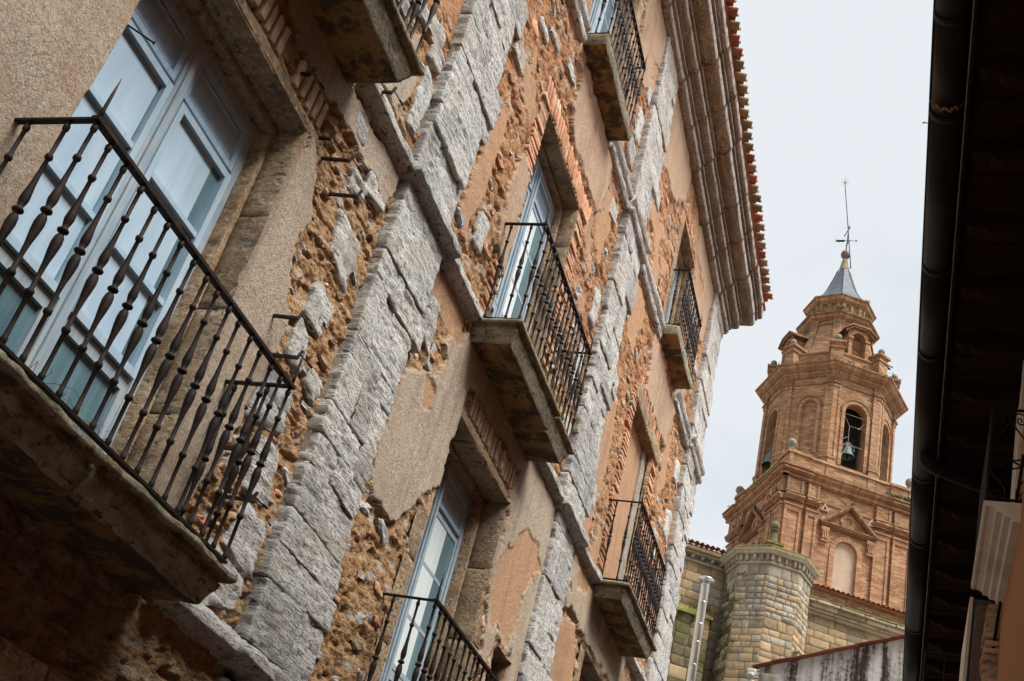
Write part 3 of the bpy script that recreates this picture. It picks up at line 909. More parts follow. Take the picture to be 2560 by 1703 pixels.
# broken-out hollow beside the lower window
y0, y1, z0, z1, d = OPEN['hole']
b = MB()
b.add(*rbox((-0.42, y0 - .1, z0 - .1), (-0.34, y1 + .1, z1 + .1), 0.05, 0.02, 0.03, (9, 9, 9), 71))
b.add(*rbox((-0.40, y1 - .02, z0 - .1), (-0.01, y1 + .14, z1 + .1), 0.04, 0.02, 0.03, (9, 9, 9), 72))
b.add(*rbox((-0.40, y0 - .14, z0 - .1), (-0.01, y0 + .02, z1 + .1), 0.04, 0.02, 0.03, (9, 9, 9), 73))
b.add(*rbox((-0.40, y0 - .1, z1 - .03), (-0.01, y1 + .1, z1 + .14), 0.04, 0.02, 0.035, (9, 9, 9), 74))
b.build('broken_hollow', M['brown_stone'], mansion, True)

for i, (ya, yb) in enumerate(((2.6, 4.40), (4.41, 5.4))):
    part('lintel_stone', *rbox((-0.1, ya, 2.30), (0.035, yb, 2.68), 0.05, 0.02, 0.008, (6, 6, 6), 650 + i, skip=((0, 0),)), M['brown_stone'], wallA, True)
bn = MB()
bn.bar((-0.02, 3.03, 5.30), (0.10, 3.13, 5.27), .005, 6)
bn.bar((0.10, 3.13, 5.27), (0.105, 3.134, 5.269), .010, 6)
bn.build('nail', M['iron'], wallA)

# pilasters: every stone its own block
def pilaster(y0, y1, secs, res, seed, xf=0.125, rag=0.10):
    g = random.Random(seed)
    core = MB()
    for (za, zb) in secs: core.box(-0.10, 0.018, y0 + 0.02, y1 - 0.02, za, zb)
    root = core.build('pilaster', M['mortar'], mansion)
    k = seed * 100
    for (za, zb) in secs:
        z = za
        while z < zb - 0.04:
            h = min(g.choice((0.17, 0.22, 0.27, 0.32, 0.38, 0.44)) * g.uniform(.9, 1.1), zb - z)
            if zb - z - h < 0.12: h = zb - z
            left = y0 + g.uniform(-0.015, 0.02)
            right = y1 + g.uniform(-rag, rag)
            cuts = [left, right]
            t = g.random()
            if t < 0.50: cuts = [left, left + (right - left) * g.uniform(.3, .7), right]
            elif t < 0.62: cuts = [left, left + (right - left) * g.uniform(.25, .4), left + (right - left) * g.uniform(.6, .75), right]
            for i in range(len(cuts) - 1):
                x = xf + g.uniform(-0.014, 0.012) - (0.022 if i == len(cuts) - 2 and len(cuts) > 2 else 0)
                sk = g.uniform(0.006, 0.018)
                part('stone', *rbox((-0.05, cuts[i] + 0.005, z + 0.003), (x, cuts[i + 1] - 0.003, z + h - 0.003), res, 0.012, g.uniform(0.012, 0.022),
                                    (6, 6, 24), k, skip=((0, 0),), skew=sk, oc=5, ridge=0.6), M['white_stone'], root, True)
                k += 1
            z += h
    return root
P1 = pilaster(5.76, 6.66, [(2.2, 3.12), (3.34, 6.77), (6.96, 9.9)], 0.016, 1, 0.078)
P2 = pilaster(10.85, 11.84, [(4.2, 6.77), (6.96, 10.87), (11.16, 14.06)], 0.028, 2, 0.078)
P3 = pilaster(16.72, 17.90, [(5.6, 6.77), (6.96, 10.87), (11.16, 14.06)], 0.036, 3, 0.08, 0.05)
# rough quoin blocks of the same stone that show beside the pilasters
def loose(wall, y, z, w, h, seed, x=0.022):
    v, f = rbox((-0.08, y - w / 2, z - h / 2), (x, y + w / 2, z + h / 2), 0.028 if y < 7 else 0.05, min(w, h) * 0.12, 0.026, (5, 5, 22), seed, skip=((0, 0),), skew=min(w, h) * .22, oc=5, ridge=0.5)
    part('quoin_stone', v, f, M['white_stone'], wall, True)
for i, (y, z, w, h) in enumerate([(5.40, 5.82, .34, .36), (5.36, 5.36, .30, .26), (5.30, 5.02, .22, .34), (5.30, 4.66, .40, .42), (5.42, 4.22, .34, .44), (5.56, 3.86, .40, .34), (5.45, 3.55, .5, .28), (5.62, 4.95, .2, .2), (5.25, 6.28, .24, .22),
                                  (5.62, 7.42, .20, .52), (5.5, 8.0, .3, .2), (5.62, 7.9, .22, .25), (5.2, 7.95, .3, .16), (5.05, 6.60, .22, .16), (5.5, 6.42, .3, .12), (5.15, 3.36, .5, .2), (5.0, 7.7, .16, .12)]):
    loose(wallA, y, z, w, h, 900 + i)
for i, (y, z, w, h) in enumerate([(6.9, 9.3, .3, .22), (6.85, 6.3, .22, .4), (7.05, 6.12, .12, .2), (10.5, 8.3, .26, .6), (10.62, 7.6, .3, .35), (10.6, 9.2, .24, .5), (10.45, 10.5, .34, .2), (10.65, 12.1, .24, .5), (10.55, 11.6, .3, .3), (10.7, 12.8, .2, .3),
                                  (9.9, 8.9, .14, .1), (7.2, 7.5, .22, .3), (10.0, 7.35, .14, .3), (7.5, 10.2, .3, .1), (8.1, 10.4, .3, .12), (7.2, 10.0, .25, .1)]):
    loose(wallB, y, z, w, h, 930 + i)
for i, (y, z, w, h) in enumerate([(12.0, 9.1, .3, .3), (16.4, 9.3, .4, .5), (16.5, 8.3, .36, .4), (16.45, 12.2, .4, .3), (16.4, 10.2, .3, .4), (12.1, 7.6, .3, .25), (16.3, 7.5, .5, .35), (15.7, 8.7, .3, .3), (12.1, 12.2, .3, .24)]):
    loose(wallC, y, z, w, h, 960 + i)

# stones and broken bricks that stand out of the bare mortar
def chip(seed, mat):
    g = random.Random(seed)
    n = g.choice((6, 7, 8))
    ring = [(math.cos(2 * math.pi * i / n + g.uniform(-.25, .25)) * g.uniform(.38, .5), math.sin(2 * math.pi * i / n + g.uniform(-.25, .25)) * g.uniform(.34, .5)) for i in range(n)]
    v = [(-.06, y * 1.05, z * 1.05) for y, z in ring] + [(g.uniform(.006, .016), y, z) for y, z in ring] + [(g.uniform(.012, .030), y * .62 + g.uniform(-.05, .05), z * .6 + g.uniform(-.05, .05)) for y, z in ring] + [(g.uniform(.014, .028), 0, 0)]
    f = [(i, (i + 1) % n, n + (i + 1) % n, n + i) for i in range(n)] + [(n + i, n + (i + 1) % n, 2 * n + (i + 1) % n, 2 * n + i) for i in range(n)] + [(2 * n + i, 2 * n + (i + 1) % n, 3 * n) for i in range(n)]
    return mesh_from(v, f, mat)
CHIPS = [chip(40 + k, M[m]) for k, m in enumerate(['white_stone'] * 5 + ['brown_stone'] * 5 + ['brick'] * 4 + ['brick_pale'] * 5 + ['cornice_stone'] * 3)]
def rubble(wall, y0, y1, z0, z1, n, keys, seed, smin, smax):
    g = random.Random(seed)
    Y, Z = np.array([g.uniform(y0, y1) for _ in range(n * 6)]), np.array([g.uniform(z0, z1) for _ in range(n * 6)])
    X, pm, wm, gm = wall_fields(Y, Z)
    cnt, used = 0, []
    for y, z, x, p in zip(Y, Z, X, pm):
        if p > .1 or cnt >= n: continue
        if any(OPEN[k][0] - .14 < y < OPEN[k][1] + .14 and OPEN[k][2] - .1 < z < OPEN[k][3] + .1 for k in keys): continue
        if any(a - .05 < y < b + .05 and c - .05 < z < d + .05 for a, b, c, d in BRICKZ): continue
        w = g.uniform(smin, smax)
        h = w * g.uniform(.34, .62)
        if any(abs(y - a) < (w + c) * .55 and abs(z - b) < (h + d) * .6 for a, b, c, d in used): continue
        used.append((y, z, w, h))
        inst('rubble_stone', g.choice(CHIPS), (max(x, -.02) - .004, y, z), wall, (g.uniform(-.25, .25), 0, 0), (1, w, h))
        cnt += 1
rubble(wallA, 4.8, 5.72, 3.5, 8.2, 70, ('A1', 'A2'), 5, .06, .20)
rubble(wallB, 6.7, 10.8, 3.6, 14.0, 140, ('B1', 'B2', 'B3', 'hole'), 6, .09, .30)
rubble(wallC, 11.9, 16.7, 5.0, 14.0, 85, ('C1', 'C2', 'C3'), 7, .12, .34)

# string courses in separate stones
def course(zb, runs, name, ht=0.24, pr=0.115, dbl=False, seed=1):
    g = random.Random(seed)
    root = None
    k = seed * 50
    for (ya, yb, xo) in runs:
        y = ya
        while y < yb - 0.02:
            L = min(g.uniform(.7, 1.25), yb - y)
            if yb - y - L < 0.3: L = yb - y
            dz = g.uniform(-.012, .012)
            z = zb + dz
            q = pr * g.uniform(.82, 1.06)
            if dbl:
                prof = [(-0.03, z), (xo + .05, z), (xo + .07, z + .05), (xo + .06, z + .085), (xo + .02, z + .10), (xo + .02, z + .15), (xo + q * .8, z + .18), (xo + q, z + .23), (xo + q * .9, z + .27), (-0.03, z + .29)]
            else:
                prof = [(-0.03, z + .075), (xo + .01, z + .075), (xo + .02, z + .095), (xo + .05, z + .105), (xo + q * .95, z + .118), (xo + q, z + .125), (xo + q * .99, z + .18), (xo + q * .85, z + .20), (-0.03, z + .27)]
            v, f = sweep(prof, y + 0.004, y + L - 0.004, max(6, int(L / (0.035 if y < 7 else .06))), amp=0.022, fr=(12, 11, 20), seed=k, sub=0.016)
            k += 1
            if root is None: root = part('string_course', v, f, M['white_stone'], mansion, True)
            else: part('course_stone', v, f, M['white_stone'], root, True)
            y += L
course(6.70, [(1.0, 2.7, 0), (4.85, 5.70, 0), (5.70, 6.70, .065), (6.70, 7.52, 0), (9.72, 10.80, 0), (10.80, 11.88, .065), (11.88, 12.90, 0), (15.0, 16.68, 0), (16.68, 17.95, .065)], 'a', seed=2)
course(10.86, [(6.66, 8.12, 0), (9.72, 10.82, 0), (10.82, 11.88, .06), (11.88, 13.60, 0), (15.3, 16.7, 0), (16.7, 17.95, .06)], 'b', 0.24, 0.09, True, seed=4)
course(3.12, [(4.9, 5.72, 0), (5.72, 6.72, .065), (6.72, 7.4, 0)], 'c', 0.24, 0.115, seed=6)

# crowning cornice and eaves
CP = [(-0.03, 14.05), (0.06, 14.055), (0.11, 14.08), (0.14, 14.13), (0.14, 14.165), (0.105, 14.175), (0.105, 14.20), (0.175, 14.205), (0.18, 14.235), (0.15, 14.245), (0.15, 14.27), (0.20, 14.265), (0.26, 14.27), (0.30, 14.30), (0.315, 14.345), (0.305, 14.385), (0.25, 14.395), (0.25, 14.42),
      (0.335, 14.425), (0.34, 14.45), (0.30, 14.46), (0.30, 14.48), (0.42, 14.45), (0.50, 14.46), (0.55, 14.50), (0.57, 14.55), (0.57, 14.60), (0.50, 14.61), (0.50, 14.635), (0.605, 14.64), (0.61, 14.67), (0.57, 14.68), (0.57, 14.70), (0.64, 14.69), (0.68, 14.72), (0.70, 14.77), (0.70, 14.81), (-0.03, 14.82)]
g = random.Random(11)
y, root, k = 7.0, None, 0
while y < 17.9:
    L = g.uniform(.9, 1.5)
    if 17.98 - y - L < 0.5: L = 17.98 - y
    dz, dx = g.uniform(-.012, .012), g.uniform(-.012, .012)
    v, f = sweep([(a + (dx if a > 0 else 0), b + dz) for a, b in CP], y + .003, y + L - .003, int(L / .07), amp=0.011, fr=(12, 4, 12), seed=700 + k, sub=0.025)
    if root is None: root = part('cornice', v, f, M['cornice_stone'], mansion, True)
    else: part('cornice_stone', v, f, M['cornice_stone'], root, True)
    y += L
    k += 1
b = MB()                                                   # return of the cornice round the far corner
pr = np.array(CP)
v = np.array([(x, 17.98 + 0.0 * x, z) for x, z in CP] + [(x * .96, 17.98 + max(0, x) * .62, z) for x, z in CP] + [(-6, 17.98 + max(0, x) * .62, z) for x, z in CP])
kk = len(CP)
f = [(i, i + 1, kk + i + 1, kk + i) for i in range(kk - 1)] + [(kk + i, kk + i + 1, 2 * kk + i + 1, 2 * kk + i) for i in range(kk - 1)]
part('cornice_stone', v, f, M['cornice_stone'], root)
sl = math.tan(math.radians(17))
b = MB()
b.add([(0.72, -8, 14.86), (0.72, 18.3, 14.86), (-9, 18.3, 14.86 + 9.7 * sl), (-9, -8, 14.86 + 9.7 * sl)], [(0, 1, 2, 3)])
b.add([(0.72, -8, 14.83), (0.72, 18.3, 14.83), (-9, 18.3, 14.83), (-9, -8, 14.83)], [(3, 2, 1, 0)])
b.add([(-0.03, -8, 14.0), (-0.03, 7.0, 14.0), (0.69, 7.0, 14.8), (0.69, -8, 14.8)], [(0, 1, 2, 3)])
roof = b.build('roof', M['roof_deck'], mansion)
def tile_mesh(L, r0, r1, up_, mat, n=9, th=0.016):
    v, f = [], []
    for e, (x, r) in enumerate(((0.0, r0), (-L, r1))):
        for rr in (r, r - th):
            for j in range(n):
                a = math.pi * j / (n - 1)
                v.append((x, rr * math.cos(a), (rr * math.sin(a)) * (1 if up_ else -1)))
    for j in range(n - 1):
        f += [(j, j + 1, 2 * n + j + 1, 2 * n + j), (n + j, 3 * n + j, 3 * n + j + 1, n + j + 1), (j, n + j, n + j + 1, j + 1)]
    f += [(0, 2 * n, 3 * n, n), (n - 1, 2 * n - 1, 4 * n - 1, 3 * n - 1)]
    me = mesh_from(v, f, mat, True)
    return me
T_COV = [tile_mesh(.45, .100, .080, True, M['terracotta']) for _ in range(2)]
T_CHN = [tile_mesh(.5, .070, .090, False, M['ochre_tile'], th=.03), tile_mesh(.5, .072, .090, False, M['ochre_tile'], th=.03), tile_mesh(.5, .070, .090, False, M['terracotta'], th=.03)]
y = 8.0
while y < 18.25:
    inst('roof_tile', R_.choice(T_CHN), (0.85 + R_.uniform(-.025, .02), y, 14.965), roof, (R_.uniform(-.06, .06), math.radians(17), R_.uniform(-.04, .04)))
    for row in range(2):
        dx = -0.36 * row
        inst('roof_tile', R_.choice(T_COV), (0.75 + dx + R_.uniform(-.02, .02), y + 0.125, 14.985 - dx * sl), roof, (R_.uniform(-.05, .05), math.radians(17), R_.uniform(-.03, .03)))
    y += 0.25

# ------------------------------------------------------------------ windows of the mansion
def window(key, sash, board=True, right_dark=0.09, seed=0, pane_mat=None):
    y0, y1, z0, z1, d = OPEN[key]
    y0, y1, z1 = y0 + 0.045, y1 - 0.045, z1 - 0.05
    H = (z1 - z0) / 2.64
    x = -d - 0.0
    b = MB()
    b.box(x - .08, x, y0, y0 + .065, z0, z1)
    b.box(x - .08, x, y1 - .065, y1, z0, z1)
    b.box(x - .08, x - .002, y0 + .066, y1 - .066, z1 - .07, z1)
    b.box(x - .08, x - .002, y0 + .066, y1 - .066, z0, z0 + .05)
    win = b.build('window', M['blue_frame'], mansion)
    ym = (y0 + y1) / 2
    b = MB()
    b.box(x - .06, x + .012, ym - .05, ym + .05, z0 + .051, z1 - .071)
    b.box(x - .06, x + .028, ym - .022, ym + .022, z0 + .052, z1 - .072)
    b.build('mullion', M['blue_frame'], win)
    sa, sb = z0 + .79 * H, z0 + 2.21 * H
    for i, (ya, yb) in enumerate(((y0 + .066, ym - .051), (ym + .051, y1 - .066))):
        # solid transom panel
        za, zb = sb + .05 * H, z1 - .071
        b = MB()
        b.box(x - .055, x - .030, ya + .04, yb - .04, za + .04, zb - .04)
        b.box(x - .06, x - .006, ya, ya + .04, za, zb)
        b.box(x - .06, x - .006, yb - .04, yb, za, zb)
        b.box(x - .06, x - .008, ya + .041, yb - .041, za, za + .04)
        b.box(x - .06, x - .008, ya + .041, yb - .041, zb - .04, zb)
        b.box(x - .03, x - .018, ya + .055, yb - .055, za + .055, za + .066)
        b.box(x - .03, x - .018, ya + .055, yb - .055, zb - .066, zb - .055)
        b.build('panel', M['blue_panel'], win)
        # glazed leaf
        fx = x + .022 if board else x - .004
        w = .045
        yb2 = yb - 0.01
        b = MB()
        b.box(x - .033, fx, ya, ya + w, sa, sb)
        b.box(x - .033, fx, yb2 - w, yb2, sa, sb)
        b.box(x - .033, fx - .001, ya + w + .0005, yb2 - w - .0005, sa, sa + w)
        b.box(x - .033, fx - .001, ya + w + .0005, yb2 - w - .0005, sb - w, sb)
        zm = [sa + (sb - sa) * t for t in (0.325, 0.66)]
        for z in zm: b.box(x - .03, fx - .006, ya + w + .0005, yb2 - w - .0005, z - .016, z + .016)
        s_ = b.build('sash', sash, win)
        lv = [sa + w] + zm + [sb - w]
        for j in range(3):
            bb = MB()
            rd = right_dark if i == 1 else right_dark * .15
            yc_ = yb2 - w + .004 - rd
            bb.add([(x - .012, ya + w - .004, lv[j]), (x - .012, yc_, lv[j]), (x - .012, yc_, lv[j + 1]), (x - .012, ya + w - .004, lv[j + 1])], [(0, 1, 2, 3)])
            bb.build('pane', pane_mat or M['pane_blue'], win)
            bb = MB()
            bb.add([(x - .013, yc_ - .001, lv[j]), (x - .013, yb2 - w + .004, lv[j]), (x - .013, yb2 - w + .004, lv[j + 1]), (x - .013, yc_ - .001, lv[j + 1])], [(0, 1, 2, 3)])
            bb.build('dim_pane', M['pane_dim'], win)
        # bottom rail, low pane and kick board
        b = MB()
        zc = z0 + .38 * H
        b.box(x - .05, x - .004, ya, yb, sa - .085, sa - .012)
        b.box(x - .05, x - .004, ya, ya + .05, z0 + .051, sa - .086)
        b.box(x - .05, x - .004, yb - .05, yb, z0 + .051, sa - .086)
        b.box(x - .05, x - .006, ya + .051, yb - .051, z0 + .051, zc - .03)
        b.build('lower_rail', M['blue_frame'], win)
        bb = MB()
        bb.add([(x - .03, ya + .05, zc - .031), (x - .03, yb - .05, zc - .031), (x - .03, yb - .05, sa - .085), (x - .03, ya + .05, sa - .085)], [(0, 1, 2, 3)])
        bb.build('dim_pane', M['pane_dim'], win)
    b = MB()                                               # dim room seen beside the boards
    b.box(x - .20, x - .17, y0, y1, z0, z1)
    b.build('dim_backing', M['dark_glass_back'], win)
    return win
window('A1', M['blue_sash'], True, 0.10)
window('B1', M['blue_frame'], False, 0.24, pane_mat=M['pane_pale'])
window('B2', M['blue_frame'], False, 0.22, pane_mat=M['pane_pale'])
window('B3', M['blue_frame'], False, 0.20)
window('C3', M['blue_frame'], False, 0.30)
window('C1', M['blue_frame'], False, 0.20)
window('A2', M['blue_frame'], False, 0.20)

# ------------------------------------------------------------------ balconies
BPROF = [(0.011, 0.0), (0.016, 0.012), (0.016, 0.03), (0.012, 0.035), (0.0105, 0.10), (0.0115, 0.22), (0.019, 0.228), (0.021, 0.237), (0.019, 0.246), (0.0115, 0.254), (0.0115, 0.33), (0.015, 0.38), (0.022, 0.43), (0.0255, 0.47), (0.022, 0.50), (0.013, 0.515),
         (0.014, 0.52), (0.027, 0.528), (0.028, 0.536), (0.018, 0.545), (0.0145, 0.552), (0.020, 0.57), (0.0235, 0.59), (0.021, 0.615), (0.015, 0.66), (0.0115, 0.72), (0.0105, 0.79), (0.018, 0.797), (0.0205, 0.806), (0.018, 0.815), (0.0105, 0.822), (0.0105, 0.95), (0.0155, 0.955), (0.017, 0.975), (0.011, 0.985), (0.011, 1.0)]
v, f = lathe(BPROF, 9)
ME_BAL = mesh_from(v, f, M['iron'], True)
ME_BAL.name = 'baluster'
v, f = lathe([(0.010, 0), (0.0085, .06), (0.007, .14), (0.001, .235)], 7)
ME_SPIKE = mesh_from(v, f, M['iron'], True)

SLABP = [(0.0, 0.0), (0.030, -0.004), (0.048, -0.018), (0.050, -0.036), (0.036, -0.052), (-0.004, -0.058), (-0.010, -0.068), (0.004, -0.078), (-0.008, -0.11), (-0.028, -0.15), (-0.040, -0.190), (-0.050, -0.202)]
SLABT = [(0.0, 0.0), (0.012, -0.01), (0.018, -0.04), (0.012, -0.09), (0.005, -0.15), (-0.004, -0.16)]
def slab_piece(y0, y1, p, zt, prof, endL, endR, sub, seed, amp):
    path = []
    for s_, (a, b_) in enumerate((((0, y0), (p, y0)), ((p, y0), (p, y1)), ((p, y1), (0, y1)))):
        L = math.hypot(b_[0] - a[0], b_[1] - a[1])
        n = max(2, int(L / sub))
        for i in range(n + (1 if s_ == 2 else 0)):
            t = i / n
            path.append((a[0] + (b_[0] - a[0]) * t, a[1] + (b_[1] - a[1]) * t))
    pr = []
    for (a, b_), (c, d) in zip(prof[:-1], prof[1:]):
        k = max(1, int(math.hypot(c - a, d - b_) / sub))
        for i in range(k): pr.append((a + (c - a) * i / k, b_ + (d - b_) * i / k))
    pr.append(prof[-1])
    P = np.zeros((len(path), len(pr), 3))
    cy, hy = (y0 + y1) / 2, (y1 - y0) / 2
    for i, (x, y) in enumerate(path):
        for j, (d, z) in enumerate(pr):
            yy = y
            if y < cy and endL: yy = cy - (cy - y) * (hy + d) / hy
            elif y >= cy and endR: yy = cy + (y - cy) * (hy + d) / hy
            P[i, j] = (x / p * (p + d), yy, zt + z)
    V = P.reshape(-1, 3)
    n, k = len(path), len(pr)
    V = V + np.stack([fbm3(V, (11, 11, 14), seed, 5, .6) - .5, fbm3(V, (11, 11, 14), seed + 9, 4) - .5, (fbm3(V, (7, 7, 7), seed + 17, 4) - .5)], 1) * 2 * amp
    idx = np.arange(n * k).reshape(n, k)
    F = np.stack([idx[:-1, :-1], idx[:-1, 1:], idx[1:, 1:], idx[1:, :-1]], -1).reshape(-1, 4)
    b = MB()
    b.add(V, F)
    d, z = pr[-1]
    a0, a1 = y0 - (d if endL else 0), y1 + (d if endR else 0)
    ny, nx = max(3, int((a1 - a0) / sub)), max(3, int(p / sub))
    Yg, Xg = np.meshgrid(np.linspace(a0, a1, ny), np.linspace(-.02, p + d, nx), indexing='ij')
    Vb = np.stack([Xg.ravel(), Yg.ravel(), np.full(Xg.size, zt + z)], 1)
    Vb[:, 2] += (fbm3(Vb, (7, 7, 7), seed + 17, 4) - .5) * 2 * amp - .0
    ib = np.arange(Xg.size).reshape(Xg.shape)
    b.add(Vb, np.stack([ib[:-1, :-1], ib[:-1, 1:], ib[1:, 1:], ib[1:, :-1]], -1).reshape(-1, 4))
    top = Vb.copy()
    top[:, 2] = zt - 0.002
    b.add(top, np.stack([ib[:-1, :-1], ib[1:, :-1], ib[1:, 1:], ib[:-1, 1:]], -1).reshape(-1, 4))
    return np.concatenate(b.v), b.f

def balcony(y0, y1, zf, hr, p, nb, joint=None, prof=SLABP, sub=0.05, seed=1, drop=0.0, amp=0.012, nret=2, mat=None):
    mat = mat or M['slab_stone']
    e = 0.07
    pieces = [(y0, y1, True, True)] if joint is None else [(y0, joint - .008, True, False), (joint + .008, y1, False, True)]
    root = None
    for i, (a, c, l, r) in enumerate(pieces):
        v, f = slab_piece(a, c, p, zf - drop * i, prof, l, r, sub, seed + i, amp)
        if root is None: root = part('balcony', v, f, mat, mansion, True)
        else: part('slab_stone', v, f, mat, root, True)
    xf = p - 0.015
    zb, zt = zf + 0.035, zf + hr
    a, c = y0 + 0.03, y1 - 0.03
    b = MB()
    b.fbar((xf, a - .02, zt), (xf, c + .02, zt), 0.040, 0.018)
    b.fbar((-0.03, a, zt - .0005), (xf - .018, a, zt - .0005), 0.030, 0.011)
    b.fbar((-0.03, c, zt - .0005), (xf - .018, c, zt - .0005), 0.030, 0.011)
    b.build('top_rail', M['iron'], root)
    b = MB()
    b.fbar((xf, a - .015, zb), (xf, c + .015, zb), 0.034, 0.014)
    b.fbar((-0.03, a, zb - .0005), (xf - .018, a, zb - .0005), 0.028, 0.012)
    b.fbar((-0.03, c, zb - .0005), (xf - .018, c, zb - .0005), 0.028, 0.012)
    b.build('bottom_rail', M['iron'], root)
    sc = (.88, .88, zt - zb - 0.014)
    for i in range(nb):
        y = a + (c - a) * i / (nb - 1)
        inst('baluster', ME_BAL, (xf, y, zb + .006), root, (R_.uniform(-.009, .009), R_.uniform(-.006, .006), R_.uniform(0, 6)), sc)
    for y in (a, c):
        for i in range(nret):
            inst('baluster', ME_BAL, (xf * (i + .45) / (nret + .12), y, zb + .006), root, None, sc)
        inst('spike', ME_SPIKE, (xf, y, zt + .004), root)
    return root
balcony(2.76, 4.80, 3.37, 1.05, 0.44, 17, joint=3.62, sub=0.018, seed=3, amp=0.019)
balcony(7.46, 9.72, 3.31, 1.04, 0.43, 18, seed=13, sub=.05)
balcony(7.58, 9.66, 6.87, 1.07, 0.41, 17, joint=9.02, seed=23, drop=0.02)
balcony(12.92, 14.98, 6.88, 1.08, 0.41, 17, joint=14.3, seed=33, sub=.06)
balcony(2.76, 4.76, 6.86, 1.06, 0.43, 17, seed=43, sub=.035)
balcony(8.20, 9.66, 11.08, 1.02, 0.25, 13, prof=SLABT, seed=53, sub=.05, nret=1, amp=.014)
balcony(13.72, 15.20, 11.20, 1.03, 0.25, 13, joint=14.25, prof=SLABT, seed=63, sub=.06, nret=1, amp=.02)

# iron cable brackets left in the wall
def bracket(wall, y, z, L=0.18, dy=0.03):
    b = MB()
    b.fbar((-.05, y, z), (L, y + dy, z + .004), 0.018, 0.018)
    b.fbar((L - .004, y + dy, z - .002), (L + .012, y + dy + .01, z + .06), 0.018, 0.018)
    b.bar((L + .006, y + dy + .005, z + .03), (L + .02, y + dy + .10, z + .03), 0.004, 6)
    b.bar((L + .02, y + dy + .095, z + .03), (L + .025, y + dy + .14, z + .03), 0.008, 6)
    b.build('iron_bracket', M['iron'], wall)
for (y, z) in [(4.80, 6.10), (5.02, 6.00), (4.92, 4.98), (5.06, 4.80), (4.96, 4.12), (5.15, 3.92), (4.95, 6.85)]:
    bracket(wallA, y, z)
for (y, z) in [(4.28, 6.30), (4.70, 6.18)]:
    bracket(wallA, y, z, 0.06, 0.02)

# dry weeds caught behind the nearest railing
tw = MB()
g = random.Random(4)
for i in range(46):
    p0 = np.array([g.uniform(0.06, 0.32), g.uniform(2.9, 4.0), 3.40])
    a, L = g.uniform(0, 6.28), g.uniform(.2, .62)
    pts = [p0]
    d = np.array([math.cos(a) * .5, math.sin(a) * .8, 1.0])
    for k in range(5):
        d = d + np.array([g.uniform(-.5, .5), g.uniform(-.5, .5), -0.30])
        q = pts[-1] + d / np.linalg.norm(d) * L / 5
        q[0] = min(max(q[0], 0.0), 0.38)
        q[2] = max(q[2], 3.39)
        pts.append(q)
    tw.add(*tube(pts, 0.0022, 4, 0.0008))
o = tw.build('dry_weeds', M['twig'])
setp(o, 'tangle of dry brown weed stems behind the nearest balcony railing', 'dry weeds', kind='stuff')

